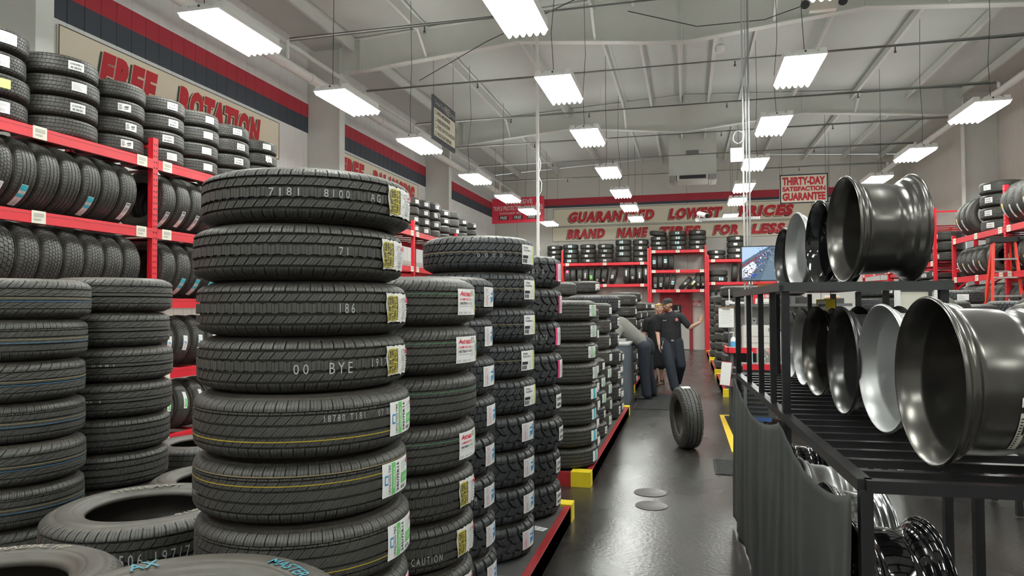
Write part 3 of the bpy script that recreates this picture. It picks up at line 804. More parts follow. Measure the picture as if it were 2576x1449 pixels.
def side_text(s_, r, ang0, ang1, h, z=.1008, c=None):
    """raised lettering on the upper sidewall, reading clockwise seen from above"""
    mb = MB()
    def fn(x, y, zz):
        t = x / (ang1 - ang0)
        a = ang0 + (ang1 - ang0) * (.5) + x
        rr = r + y
        return (rr * math.cos(-a), rr * math.sin(-a), z + zz)
    text_fit(mb, s_, 0, 0, ang1 - ang0, h, 0, 0, None, bold=.015, res=2, fn=fn)
    return mb.mesh('sidewall_lettering', [c or mat('raised_rubber', (.26, .24, .20), .7)])

TIRES = []
ORI = {'flat': ((0, 0, 1), (1, 0, 0)), 'L': ((0, 1, 0), (1, 0, 0)), 'R': ((0, -1, 0), (-1, 0, 0)), 'B': ((1, 0, 0), (0, -1, 0))}
def T(kind, x, y, z, label, group, ori='flat', D=.7, W=.2, lean=0.0, lab=None, th=0.0, extra=(), cool=False, lod=None, yaw=0.0, v=0.0):
    """z = the height the tire rests on"""
    TIRES.append(dict(kind=kind, x=x, y=y, z=z, label=label, group=group, ori=ori, D=D, W=W, lean=lean, lab=lab, th=th, extra=extra, cool=cool, lod=lod, yaw=yaw, v=v))
def stack(kind, x, y, zs, labs, desc, group, D=.7, th=0.0, cool=False, jit=.012, extra=None, lod=None, kinds=None, thj=4, Ds=None, W=None, vs=None):
    """zs = heights of the boundaries from the top down; labs = label design of each tire from the top"""
    n = len(zs) - 1
    rnd = random.Random(int(abs(x * 1000 + y * 77)))
    for i in range(n):
        d = labs[i] if i < len(labs) else (labs[-1] if labs else None)
        h = zs[i] - zs[i + 1]
        ordn = 'bottom tire' if i == n - 1 else ('top tire' if i == 0 else ORD[i] + ' tire')
        pos = ' of ' if i in (0, n - 1) else ' from top of '
        with_ = (' with ' + LWORD[d]) if d else ''
        T(kinds[i] if kinds else kind, x + rnd.uniform(-jit, jit), y + rnd.uniform(-jit, jit), zs[i + 1], ordn + with_ + ',' + pos + desc, group, 'flat', Ds[i] if Ds else D * rnd.uniform(.992, 1.008), h, 0, d, th + rnd.uniform(-thj, thj), (extra or {}).get(i, ()), cool, lod, rnd.uniform(0, 6.28) * 0)
def even(top, n, base): return [top - (top - base) * i / n for i in range(n + 1)]
def tire_matrix(t):
    zd, xd = ORI[t['ori']]; zd = Vector(zd); xd = Vector(xd); yd = zd.cross(xd)
    Rm = Matrix(((xd.x, yd.x, zd.x), (xd.y, yd.y, zd.y), (xd.z, yd.z, zd.z))).to_4x4()
    s = t['D'] / .7; sw = t['W'] / .2
    S = Matrix.Diagonal((s, s, sw, 1))
    if t['ori'] == 'flat':
        M = Matrix.Translation((t['x'], t['y'], t['z'] + t['W'] / 2)) @ Matrix.Rotation(t['lean'], 4, 'Y') @ Rm @ S
    else:
        M = Matrix.Translation((t['x'], t['y'], t['z'])) @ Matrix.Rotation(t['yaw'], 4, 'Z') @ Matrix.Rotation(t['lean'], 4, xd) @ Matrix.Translation((0, 0, t['D'] / 2)) @ Rm @ S
    return M, s, sw
def build_tires():
    """every tire is an object; the 300 that show largest stay things, the small or hidden rest becomes one object of kind stuff"""
    cp = Vector((0, 0, EYE)); made = []
    for t in TIRES:
        dist = (Vector((t['x'], t['y'], t['z'])) - cp).length
        lod = t['lod'] if t['lod'] is not None else (0 if dist < 5.3 else (1 if dist < 17 else 2))
        M, s, sw = tire_matrix(t)
        o = bpy.data.objects.new('tire', tire_mesh(t['kind'], lod, t['cool'])); C.objects.link(o)
        loc, rot, sc = M.decompose()
        o.location = loc; o.rotation_euler = rot.to_euler(); o.scale = (s, s, sw)
        made.append(o)
    dg = bpy.context.evaluated_depsgraph_get()
    index = {o.name: i for i, o in enumerate(made)}; shown = [0] * len(made)
    rot3 = cam.matrix_world.to_3x3(); eye = cam.matrix_world.translation
    for y in range(5, 1449, 11):
        for x in range(5, 2576, 12):
            hit = SC.ray_cast(dg, eye, rot3 @ Vector(((x - 1288) / F_PX, (724.5 - y) / F_PX, -1)).normalized())
            if hit[0]:
                k = index.get(hit[4].name)
                if k is not None: shown[k] += 1
    order = sorted(range(len(made)), key=lambda i: -shown[i])
    keep = set(order[:300]); stuff = MB()
    for i, (t, o) in enumerate(zip(TIRES, made)):
        if i not in keep:
            M, s, sw = tire_matrix(t); me = tire_mesh(t['kind'], 2, t['cool'])
            stuff.add([v.co for v in me.vertices], [list(p.vertices) for p in me.polygons], 0, M)
            bpy.data.objects.remove(o)
            continue
        tag(o, t['label'], 'tire', t['group'])
        if t['lab']:
            l = bpy.data.objects.new('paper_label', label_mesh(t['lab'])); C.objects.link(l); l.parent = o
            l.rotation_euler = (0, 0, math.radians(t['th'])); l.location = (0, 0, t['v'])
        for nm, mesh, th in t['extra']:
            l = bpy.data.objects.new(nm, mesh); C.objects.link(l); l.parent = o; l.rotation_euler = (0, 0, math.radians(th))
    if stuff.v:
        so = stuff.obj('tire_stock', [RUBBER], smooth=True)
        tag(so, 'small far tires and hidden lower tires filling the stacks', 'tires', kind='stuff')

# ---- stock on the left of the aisle
rg = {k: ring_mesh(v, c) for k, v, c in (('y1', .030, 'yellow'), ('y2', -.034, 'yellow'), ('y3', .058, 'tan'), ('b1', -.012, 'blue'), ('g1', .032, 'green'), ('t1', .004, 'tan'))}
def RL(*ks): return [('paint_line', rg[k], 0) for k in ks]
def CH(s_, th, w=.16, h=.028, v=0): return ('chalk_marking', chalk_mesh(s_, w, h, v), th)
G_A = 'tires in the tall front stacks'
A_z = [2.042, 1.866, 1.688, 1.512, 1.336, 1.137, .938, .735, .53, .325, .12]
stack('highway', -1.30, 2.19, A_z, ['yellow', 'yellow2', 'yellow', 'yellow', 'green', 'green', 'green', 'green', None, None], 'the tallest stack', G_A, D=.70, th=3, jit=.010,
      kinds=['highway'] * 4 + ['touring'] * 6, Ds=[.70, .695, .70, .695, .715, .71, .712, .705, .7, .7],
      extra={0: [CH('7181', -72, .09), CH('8100', -46, .08), CH('AG', -24, .04)], 1: [CH('71', -38, .03), CH('40', -140, .03)],
             2: [CH('1812', -138, .05, .03, -.01), CH('186', -38, .05, .035)], 3: [CH('00', -61, .045, .035, -.01), CH('BYE', -41, .075, .04, -.01), CH('1917', -17, .07, .03)],
             4: [CH('18780 T181', -40, .13, .02, .03), CH('07 08', -16, .06, .02, .03)] + RL('y2'), 5: RL('y1', 'y3') + [CH('60871', -128, .06, .016, -.02)], 6: RL('y2'), 7: RL('y1')})
stack('comfort', -1.25, 2.87, even(1.725, 8, .12), ['antares', 'antares', None, 'antares', 'yellow', 'yellow2', 'yellow', None], 'the stack beside the tallest', G_A, D=.68, th=-7,
      kinds=['comfort'] * 4 + ['highway'] * 4, extra={0: RL('g1'), 1: RL('g1'), 2: RL('g1'), 3: RL('g1'), 5: [CH('CAUTION', -45, .14, .03, -.03)]})
stack('winter', -1.33, 3.53, even(1.758, 8, .12), ['tr'], 'the blue-lettered knobbly stack', G_A, D=.66, th=-4, cool=True,
      kinds=['winter'] * 4 + ['mud'] * 4, extra={0: [CH('0 0', -42, .06, .03)], 1: [CH('IC7', -34, .09, .04, -.03)], 5: [CH('OC EB YM', -42, .17, .04)]})
stack('terrain', -1.27, 4.17, even(2.025, 9, .12), ['st', 'st', 'st', 'st', 'st', 'tr', 'tr', 'tr', 'tr'], 'the stack with lime labels', G_A, D=.70, th=-12, cool=True,
      kinds=['terrain'] * 5 + ['mud'] * 4, extra={0: RL('t1') + [CH('0 0 0 0', -62, .15, .02, -.015)], 1: RL('t1'), 2: RL('t1'), 3: RL('t1')}, lod=0)
stack('mud', -1.25, 5.0, even(1.968, 8, .12), ['pink', 'pink', 'pink', 'pink', 'size', 'size', 'size', 'size'], 'the chunky stack at the curb end', G_A, D=.70, th=-2, cool=True, lod=0,
      extra={0: [CH('101 0', -48, .12, .03)], 2: [CH('108 070', -44, .14, .03)]})
G_B = 'tires on the second left platform'
stack('touring', -1.20, 6.60, even(1.666, 8, .12), ['green'] * 4 + ['teal'] * 4, 'the green-labelled stack', G_B, D=.70, th=-10, lod=0)
stack('eco', -1.24, 7.30, even(1.60, 8, .12), [None, 'white', 'white', 'white', 'blueorange'], 'the stack behind green labels', G_B, D=.66, th=0)
stack('highway', -1.25, 8.0, even(1.02, 5, .12), ['white', 'green', 'green', 'size', 'size'], 'the low platform stack', G_B, D=.66, th=-4)
stack('eco', -1.26, 8.68, even(1.653, 8, .12), ['white'] * 4 + ['green'] * 4, 'the fourth curbside stack', G_B, D=.68, th=-4, extra={0: [CH('4478', -60, .1), CH('7220', -60, .1, .03, -.03)], 1: [CH('UC', -50, .05)]})
stack('winter', -1.24, 9.38, even(1.759, 7, .12), ['size'] * 7, 'the checkered fifth stack along the curb', G_B, D=.70, th=-4, cool=True)
stack('eco', -1.20, 9.98, even(.98, 5, .12), ['blueorange'] * 5, 'the low counter stack', G_B, D=.60, th=-6)
G_C = 'tires behind the platform rows'
stack('comfort', -2.02, 7.95, even(1.90, 9, .12), ['shred'] + [None] * 8, 'the tall second-row stack behind the green labels', G_C, D=.72, th=-10)
stack('eco', -2.02, 10.6, even(1.98, 9, .12), [None], 'the second-row stack with a worn top', G_C, D=.72, th=-10)
stack('touring', -1.95, 12.9, even(2.08, 9, .12), ['blueorange', 'size', None], 'the wide second-row stack near the counter', G_C, D=.74, th=-18)
G_D = 'tires on the far left platforms'
stack('eco', -1.30, 13.75, even(1.84, 8, .12), ['strip', 'white', 'white', 'white'], 'the stack behind the bending man', G_D, D=.68, th=-4, extra={0: [CH('UC 30', -60, .12)], 1: [CH('7187', -60, .12)]})
stack('eco', -1.32, 15.5, even(1.92, 9, .12), ['size', 'white', 'white'], 'the next stack past the bending man', G_D, D=.68, th=-6)
stack('winter', -1.28, 17.4, even(1.72, 8, .12), ['white', 'size', 'white', 'size'], 'the stack beside the second man', G_D, D=.64, th=-6)
stack('eco', -1.20, 20.2, even(1.72, 8, .12), ['orange'] + [None] * 7, 'the last stack before the back door', G_D, D=.64, th=-30)

G_E = 'tires in the far left corner stacks'
stack('sport', -3.42, 2.90, even(1.755, 8, .12), [None], 'the broad stack with coloured lines', G_E, D=.66, extra={i: RL('t1', 'b1') if i % 2 else RL('b1', 't1') for i in range(8)}, kinds=['sport', 'touring'] * 4, lod=0, cool=False)
stack('sport', -3.52, 3.64, even(1.79, 8, .12), [None], 'the slanted-groove stack by the rack', G_E, D=.68, lod=0, extra={2: [CH('0481', -55, .12, .014)], 3: [CH('01', -62, .08, .014)]}, kinds=['sport'] * 4 + ['highway'] * 4)
G_F = 'tires lying low in the left foreground'
stack('highway', -2.13, 2.40, even(.82, 4, .0), [None], 'the low stack lettered along its sidewall', G_F, D=.74, jit=.01, lod=0,
      extra={0: [('sidewall_lettering', side_text('STEELCRAFT', .248, -2.85, -1.75, .032, .1000), 0), ('chalk_marking', chalk_mesh('506-197/7', .22, .045, -.012), -44), ('sidewall_lettering', side_text('LT245/75R16', .262, -.6, .5, .03), 0)]})
stack('eco', -1.77, 1.42, even(.91, 4, .0), [None], 'the low grey-topped corner stack', G_F, D=.65, jit=.01, lod=0, extra={0: [('sidewall_lettering', side_text('RADIAL HP', .265, -2.3, -1.5, .03), 0)]})
stack('eco', -.97, 1.15, even(1.035, 5, .0), [None], 'the low stack with blue sidewall letters', G_F, D=.68, jit=.01, lod=0,
      extra={0: [('sidewall_lettering', side_text('MASTERCRAFT', .265, -1.35, -.35, .03, 0.101, mat('letter_blue', (.05, .20, .26), .5)), 0), ('sidewall_lettering', side_text('AX', .265, -2.6, -2.35, .045, 0.101, mat('letter_blue', (.05, .20, .26), .5)), 0)]})
stack('eco', -2.52, 3.34, even(.70, 3, .0), [None], 'the low stack tucked behind the tallest', G_F, D=.70, lod=1)
stack('eco', -3.55, 4.5, even(.62, 3, .0), [None], 'the rimmed low stack under the rack', G_F, D=.70, lod=1)

# one tire rolling down the aisle
T('highway', -.02, 8.2, 0.0, 'single upright tire rolling down the middle of the dark aisle', None, 'B', .69, .225, math.radians(2), 'white', -88, yaw=math.radians(17), lod=0)
# ------------------------------------------------------------------ curbed platforms
PLAT = mat('platform_top', (0.07, 0.07, 0.068), .6, noise=(6, .3)); CURB = mat('curb_red', (0.34, 0.02, 0.025), .4, noise=(8, .2))
def platform(x0, x1, y0, y1, side, lab, h=.12):
    root = empty('tire_platform', ((x0 + x1) / 2, y0, 0), 0, lab, 'platform')
    cx = (x0 + x1) / 2
    m_ = MB(); m_.box(x0 - cx, x1 - cx, 0, y1 - y0, 0, h - .005); m_.obj('deck', [PLAT], root)
    m_ = MB()
    xe = (x1 if side > 0 else x0) - cx
    m_.box(min(xe, xe - side * .045), max(xe, xe - side * .045), 0, y1 - y0, 0, h + .004)
    m_.box(x0 - cx, x1 - cx, -.04, 0, 0, h + .004); m_.obj('red_curb', [CURB], root)
    for yy in (-.045, y1 - y0 - .12):
        b_ = MB(); xa, xb = sorted((xe + side * .008, xe - side * .17))
        b_.box(xa, xb, yy, yy + .13, 0, h + .012)
        b_.obj('corner_guard', [YELLOW], root)
    return root
platform(-4.6, -.86, .2, 5.28, 1, 'long low platform with red curb under the front tire stacks')
platform(-3.4, -.86, 6.24, 10.55, 1, 'second low platform with red curb and yellow corner')
platform(-3.4, -.98, 13.2, 17.0, 1, 'third low platform behind the bending man')
platform(-3.4, -.92, 18.6, 22.5, 1, 'low platform across the aisle from the back desk stacks')
platform(.60, 1.9, 12.95, 16.1, -1, 'low platform with yellow corner just past the desk')
platform(.60, 1.9, 17.0, 20.2, -1, 'second low platform past the desk')
platform(.60, 1.9, 21.1, 24.4, -1, 'last low platform past the desk by the exit notice')
for i, (x, y, r) in enumerate([(-.99, 3.72, 10), (-1.02, 4.62, -20)]):
    m_ = MB(); m_.box(-.09, .09, -.035, .035, 0, .002, 0)
    for k in range(4): m_.box(-.075 + k * .04, -.05 + k * .04, -.025, .025, .002, .003, 1)
    o = m_.obj('paper_label', [PAPER, LB['lines']]); o.location = (x, y, .1165); o.rotation_euler = (0, 0, math.radians(r)); o.name = 'loose_label'
    tag(o, ['loose white label on the platform by the blue-lettered stack', 'loose white label on the platform by the chunky tires'][i], 'label')

# ------------------------------------------------------------------ red storage racks
TAGM = mat('price_tag', (.82, .80, .68), .5); TAGL = mat('tag_print', (.5, .48, .42), .6); HOLE = mat('slot_dark', (.10, .01, .012), .6)
DECKM = mat('shelf_mesh', (.12, .12, .13), .5)
def rack(label, name, origin, rz, length_posts, levels, depth=1.05, tags=True, tops=None, skip=()):
    """local x runs along the rack, y = 0 is the front plane, y = depth the rear; posts at given x"""
    root = empty(name, origin, rz, label, 'rack')
    for i, x in enumerate(length_posts):
        top = tops[i] if tops else levels[0] + .22
        for y in (0, depth):
            m_ = MB(); m_.box(x - .035, x + .035, y - .03, y + .03, 0, top, 0); m_.box(x - .07, x + .07, y - .06, y + .06, 0, .01, 0)
            if y == 0:
                for k in range(int(top / .06)):
                    for s_ in (-1, 1):
                        m_.box(x + s_ * .016 - .006, x + s_ * .016 + .006, y - .032, y - .030, .03 + k * .06, .05 + k * .06, 1)
            m_.obj('upright', [RED, HOLE], root)
        m_ = MB()
        zz = .2; k = 0
        while zz + .7 < top:
            m_.bar((x, 0, zz), (x, depth, zz), .03, .03); m_.bar((x, 0, zz), (x, depth, zz + .65) if k % 2 == 0 else (x, depth, zz + .05), .03, .03); zz += .7; k += 1
        m_.bar((x, 0, top - .08), (x, depth, top - .08), .03, .03)
        m_.obj('cross_brace', [RED], root)
    for b, (xa, xb) in enumerate(zip(length_posts[:-1], length_posts[1:])):
        for li, z in enumerate(levels if not isinstance(levels[0], (list, tuple)) else levels[b]):
            if (b, li) in skip: continue
            for y in (-.01, depth):
                m_ = MB(); m_.box(xa + .035, xb - .035, y - .022, y + .022, z - .10, z, 0); m_.box(xa + .035, xb - .035, y - .022 - .001, y - .015, z - .03, z - .026, 1)
                bm_ = m_.obj('beam', [RED, RED_DARK], root)
                if y < 0 and tags:
                    for f in (.06, .5, .93):
                        tg = MB(); xx = xa + (xb - xa) * f
                        tg.box(xx - .065, xx + .065, -.036, -.032, z - .10, z + .005, 0); tg.box(xx - .045, xx + .045, -.038, -.036, z - .045, z - .015, 1); tg.box(xx - .045, xx + .02, -.038, -.036, z - .075, z - .06, 1)
                        tg.obj('price_tag', [TAGM, TAGL], bm_)
            m_ = MB()
            n_ = int((xb - xa) / .3)
            for k in range(n_):
                xx = xa + .1 + (xb - xa - .2) * k / max(1, n_ - 1)
                m_.box(xx - .02, xx + .02, .012, depth - .022, z - .028, z - .004)
            m_.obj('deck_slats', [RED_DARK], root)
    return root
LV = [3.13, 2.42, 1.71, .97, .28]
# rack along the left wall: front plane x = -5.3, runs along +Y  (local x -> +Y, local y -> -X)
rack('red steel rack along the striped wall loaded with tires', 'storage_rack', (-5.3, 0, 0), PI / 2, [.6, 3.35, 5.98, 8.7, 11.2, 12.95, 15.6, 18.3], LV)
G_L1 = 'standing tires on the second highest left shelf'; G_L2 = 'standing tires on the middle left shelf'
kinds1 = ['commercial'] * 5 + ['touring'] * 6 + ['eco'] * 6
n = 0
y = 3.52
labs1 = ['striptr', 'striptr', 'striptr', 'striptr', 'striptr', 'stripblue', None, None, 'stripblue', None, 'stripbars', 'stripbars', 'stripbars', 'stripbars', None, None]
ys1 = [3.44 + .218 * i for i in range(11)] + [6.16 + .225 * i for i in range(5)]
for i, yy in enumerate(ys1):
    d = labs1[i]
    T('commercial' if i < 5 else ('touring' if i < 9 else 'eco'), -5.58, yy, LV[1], 'tire%s, %s from near end, upper shelf of striped wall rack' % (' with ' + LWORD[d] if d else '', ORD[i]), G_L1, 'L', .64, .205, math.radians(-6), d, 34 + (i % 3) * 3, lod=1 if i > 2 else 0)
labs2 = [None] * 12 + ['stripblue'] * 4
ys2 = [3.45 + .222 * i for i in range(11)] + [6.16 + .23 * i for i in range(5)]
for i, yy in enumerate(ys2):
    d = labs2[i]
    T('winter' if 1 <= i < 5 else 'commercial', -5.58, yy, LV[2], 'tire%s, %s from near end, middle shelf of striped wall rack' % (' with ' + LWORD[d] if d else '', ORD[i]), G_L2, 'L', .64, .205, math.radians(-7), d, 38, lod=1)
for i in range(4):
    T('commercial', -5.58, 6.22 + i * .24, LV[3], 'tire with blue-lettered strip, %s on low shelf of striped wall rack' % ORD[i], 'standing tires on the low left shelf', 'L', .56, .21, math.radians(-4), 'striptr', 4, lod=1)
    T('eco', -5.56, 6.2 + i * .25, LV[4], 'tire with green and white strip, %s on bottom shelf of wall rack' % ORD[i], 'standing tires on the bottom left shelf', 'L', .54, .20, math.radians(-6), 'stripgreen', -14, lod=1)
# flat stacks along the top of that rack
G_T = 'tire stacks along the top of the left rack'
tops_ = [(4.42, 3.88, 4, ['orange', 'orange', 'limewide', 'orange'], 'commercial', .66), (5.13, 3.87, 4, ['size', 'white', 'size', None], 'eco', .68), (5.74, 3.84, 4, [None, 'code', 'code', 'code'], 'eco', .62), (6.33, 3.855, 4, ['size', 'size', 'size', 'white'], 'eco', .62), (6.9, 3.86, 4, ['white'] * 4, 'eco', .62), (7.5, 3.86, 4, ['size'] * 4, 'commercial', .62), (8.1, 3.80, 4, ['white', 'shred', 'white', 'white'], 'commercial', .62)]
for i, (yy, tp, n_, labs, k_, D_) in enumerate(tops_):
    stack(k_, -5.62, yy, even(tp, n_, LV[0]), labs, 'the %s stack below FREE ROTATION' % ORD[i], G_T, D=D_, th=-14, lod=1, thj=8)
G_U = 'tire stacks on the far end of the left rack'
for i, (yy, tp, n_, labs) in enumerate([(13.3, 3.86, 4, ['white', None, 'white', 'white']), (13.92, 3.89, 4, ['white'] * 4), (14.55, 3.92, 4, ['white', 'shred', 'white', 'white']), (15.2, 3.86, 4, ['white'] * 4), (15.86, 3.92, 4, [None, None, 'white', 'white']), (16.5, 3.80, 4, ['white'] * 4), (17.3, 3.80, 4, ['white', None, 'white', None])]):
    stack('eco', -5.64, yy, even(tp, n_, LV[0]), labs, 'the %s stack below second sign' % ORD[i], G_U, D=.62, th=-18, lod=1, thj=8)
for i, yy in enumerate([17.95, 18.1]):
    pass

# ------------------------------------------------------------------ racks on the back wall (front plane y = 25.8)
BY = 25.8
def brack(label, x0, x1, levels, top): return rack(label, 'storage_rack', (x0, BY, 0), 0, [0, x1 - x0], levels, 1.0, tops=[top, top])
brack('long red back wall rack below BRAND NAME TIRES', -4.55, -1.38, [3.25, 2.45, 1.6, .8], 3.75)
brack('tall red back wall rack above the red door', -1.30, .64, [3.66, 2.94, 2.23], 3.80)
brack('red back wall rack behind the television', .72, 3.6, [3.29, 2.48, 1.6, .8], 3.45)
def BX(px): return None
G_K = 'tire stacks on top of the back wall racks'
for i, (x, n_, tp, labs) in enumerate([(-4.28, 4, 3.98, ['teal', 'teal', 'teal', 'teal']), (-3.62, 4, 3.97, ['white'] * 4), (-2.97, 4, 3.96, ['size'] * 4), (-2.30, 4, 4.11, ['teal', 'teal', 'teal', None]), (-1.66, 4, 4.09, ['white'] * 4)]):
    stack('eco', x, BY + .36, even(tp, n_, 3.25), labs, 'the %s stack atop long back rack' % ORD[i], G_K, D=.60, th=-92, thj=12)
for i, (x, n_, tp, labs) in enumerate([(-1.0, 3, 4.19, ['size'] * 3), (-.33, 4, 4.37, ['teal'] * 4), (.37, 4, 4.38, ['code', None, 'size', 'shred'])]):
    stack('eco', x, BY + .36, even(tp, n_, 3.66), labs, 'the %s stack above the door' % ORD[i], G_K, D=.62, th=-90, thj=12)
T('eco', -1.03, BY + .36, 4.215, 'tilted black tire crowning the first stack above the door', G_K, 'flat', .62, .17, math.radians(7))
for i, (x, n_, tp, labs) in enumerate([(1.03, 2, 3.64, ['shred', 'white']), (1.70, 4, 4.14, ['white'] * 4), (2.55, 2, 3.75, ['teal', 'white'])]):
    stack('eco', x, BY + .36, even(tp, n_, 3.29), labs, 'the %s stack behind the television' % ORD[i], G_K, D=.64, th=-90, thj=8)
stack('eco', -4.93, BY + .5, even(3.96, 4, 3.25), ['white'] * 4, 'the stack on the short corner rack', G_K, D=.60, th=-90)
rack('short red rack in the back corner by the striped wall', 'storage_rack', (-5.6, BY + .1, 0), 0, [0, .95], [3.25, 2.45, 1.6], .95, tops=[3.3, 3.3])
G_S = 'standing tires on the back wall racks'
def row(xs, z, labs, where, D=.64, leans=None, ths=None, W=.2):
    for i, x in enumerate(xs):
        d = labs[i % len(labs)]
        T('eco', x, BY + .36, z, 'standing tire%s, %s along %s' % (' with ' + LWORD[d] if d else '', ORD[i], where), G_S, 'B', D, W, (leans[i] if leans else 0), d, (ths[i] if ths else 0))
row([-4.38, -4.16, -3.93, -3.71, -3.49, -3.27, -3.05, -2.76], 2.45, ['pinktag', None, 'smalltag', 'strip', 'greentag', 'smalltag', 'smalltag', 'size'], 'the long back rack shelf', D=.66, leans=[0, .02, -.03, -.03, -.04, -.08, -.13, -.24], ths=[-30, 0, 30, 0, 12, 30, 34, 8], W=.21)
row([-2.18, -1.95, -1.70, -1.47], 2.45, ['strip', 'smalltag', 'stripbars', 'strip'], 'the long back rack by its post', D=.70, ths=[-8, 20, 6, -14], W=.22)
row([-1.17, -.97, -.77, -.57], 2.94, ['tealtag', None, 'teal', None], 'the upper shelf over the door', D=.60, ths=[0, 0, -6, 0], W=.19)
row([-1.14, -.96, -.76, -.56, -.28, .02], 2.23, ['teal', 'teal', None, 'tealtag', 'smalltag', 'limewide'], 'the lower shelf over the door', D=.60, leans=[0, -.1, -.12, -.16, -.75, -.66], ths=[34, 26, 30, 10, 0, 0], W=.18)
row([.37, .55], 2.23, ['smalltag'], 'the end of the door shelf', D=.62, ths=[26, 26], W=.18)
row([1.62, 1.90, 2.16, 2.45], 2.48, [None, 'tealtag', None, 'white'], 'the shelf behind the television', D=.68, leans=[-.06, -.08, -.05, 0], ths=[0, 24, 0, 0], W=.2)
stack('eco', 1.06, BY + .36, even(2.92, 2, 2.48), [None, 'teal'], 'the flat pair behind the television', G_K, D=.70, th=-70)
row([.88, 1.1, 1.32, 1.55, 1.8, 2.05], 1.6, [None], 'the low shelf behind the television', D=.62, W=.2)

# ------------------------------------------------------------------ stacks right of the aisle
G_R = 'tire stacks right of the aisle'
stack('touring', .98, 13.55, even(1.98, 9, .12), [None, 'white', None, 'size', 'white', 'size', 'white', None, 'size'], 'the wide stack beside the desk', G_R, D=.70, th=-125, thj=10, Ds=[.78, .76, .70, .70, .69, .68, .68, .66, .66])
stack('eco', .97, 14.35, even(1.86, 9, .12), ['white'] * 9, 'the second stack past the desk', G_R, D=.66, th=-150)
stack('eco', 1.75, 13.7, even(2.02, 9, .12), [None], 'the stack behind the clipboard', G_R, D=.70, th=-90)
stack('eco', .96, 17.4, even(1.88, 8, .12), ['smalltag', None, 'white', None], 'the fourth stack past the desk', G_R, D=.66, th=-140)
stack('eco', .96, 18.3, even(1.78, 8, .12), ['white'], 'the fifth stack past the desk', G_R, D=.64, th=-150)
stack('eco', .95, 21.5, even(1.92, 8, .12), [None, 'white', 'white', None, 'white', 'white', 'size', 'white'], 'the last stack past the desk', G_R, D=.66, th=-150)

# ------------------------------------------------------------------ racks by the right wall (front plane faces -X)
def rrack(label, X, y0, posts, levels, tops=None, depth=1.0):
    return rack(label, 'storage_rack', (X, y0, 0), -PI / 2, posts, levels, depth, tops=tops)
# local x -> -Y, local y -> +X
rrack('red rack of tires standing behind the step ladder', 5.0, 15.1, [0, 2.3, 4.9, 7.4], [2.88, 2.14, 1.40, .6], [2.95, 3.55, 3.0, 3.0], 1.0)
rrack('red rack of tires by the windows beyond the ladder', 4.95, 22.0, [0, 2.6, 4.6, 6.0], [3.27, 2.52, 1.6, .8], [3.3, 3.3, 3.35, 3.62], .75)
G_Q = 'tires on the right wall racks'
def rrow(ys, z, labs, where, D=.66, lean=0.0, th=20, X=5.3, W=.22):
    for i, y in enumerate(ys):
        d = labs[i % len(labs)]
        T('touring', X, y, z, 'tire%s, %s from far end on %s' % (' with ' + LWORD[d] if d else '', ORD[i], where), G_Q, 'R', D, W, lean, d, th + (i % 3) * 6, lod=1)
rrow([14.72, 14.48, 14.22], 2.88, ['stripyellow', 'strip', None], 'the ladder rack top, far bay', D=.72, lean=.10, W=.23)
stack('eco', 5.34, 13.78, [3.75, 3.53, 3.31, 3.09, 2.88], ['white', 'size', 'size', 'size'], 'the stack atop the ladder rack', G_Q, D=.68, th=-150, lod=1)
rrow([12.75, 12.5, 12.25, 12.0, 11.7], 2.88, ['stripyellow', 'strip', 'stripred', 'stripyellow'], 'ladder rack top, near bay', D=.74, lean=.05, W=.24)
rrow([14.95, 14.7, 14.45, 14.2, 13.95, 13.55], 2.14, ['strip', 'stripyellow', 'strip', 'stripred', 'stripyellow', 'stripyellow'], 'ladder rack second shelf, far bay', D=.58, lean=.05, W=.23)
rrow([12.75, 12.5, 12.25, 12.0, 11.7], 2.14, ['stripyellow', 'strip', 'stripyellow', 'strip'], 'ladder rack second shelf, near bay', D=.60, W=.22)
rrow([14.9, 14.65, 14.4, 14.15, 13.9, 13.65, 13.4, 13.1], 1.40, ['strip', 'stripgreen', 'strip', None, 'stripgreen', 'strip'], 'ladder rack third shelf, far bay', D=.60, W=.23)
rrow([12.75, 12.5, 12.25, 12.0, 11.75, 11.5], 1.40, ['stripred', 'stripred', 'strip', 'strip'], 'ladder rack third shelf, near bay', D=.62, W=.23)
stack('eco', 5.3, 16.35, [3.15, 2.94, 2.73, 2.52], ['white', 'size', 'size'], 'the near stack on the window rack', G_Q, D=.64, th=-150, lod=1)
rrow([17.15, 16.93], 2.52, ['strip', 'strip'], 'the window rack upper shelf', D=.62)
stack('eco', 5.3, 17.85, [3.12, 2.92, 2.72, 2.52], ['size'], 'the far stack on the window rack', G_Q, D=.62, th=-150, lod=1)
for i, yy in enumerate([16.4, 17.1, 17.8, 18.6]):
    stack('eco', 5.3, yy, even(2.36, 4, 1.6), ['size', 'size', 'white'], 'the %s lower window rack stack' % ORD[i], G_Q, D=.66, th=-150, lod=1)
# floor stacks between the wheel rack and the right wall
G_P = 'floor stacks in the right bay'
for i, (x, y, tp, n_, labs) in enumerate([(2.62, 8.6, 1.66, 8, ['size', None]), (3.20, 9.5, 1.62, 8, ['white', None]), (4.0, 9.9, 1.66, 8, [None]), (3.7, 11.2, 1.82, 9, ['white', None]), (2.9, 11.8, 1.95, 9, ['size', None]), (4.3, 8.6, 1.40, 7, [None])]):
    stack('winter' if i in (2, 3) else 'eco', x, y, even(tp, n_, 0), labs, 'the %s floor stack by the ladder' % ORD[i], G_P, D=.72, th=-95, lod=1, cool=True)

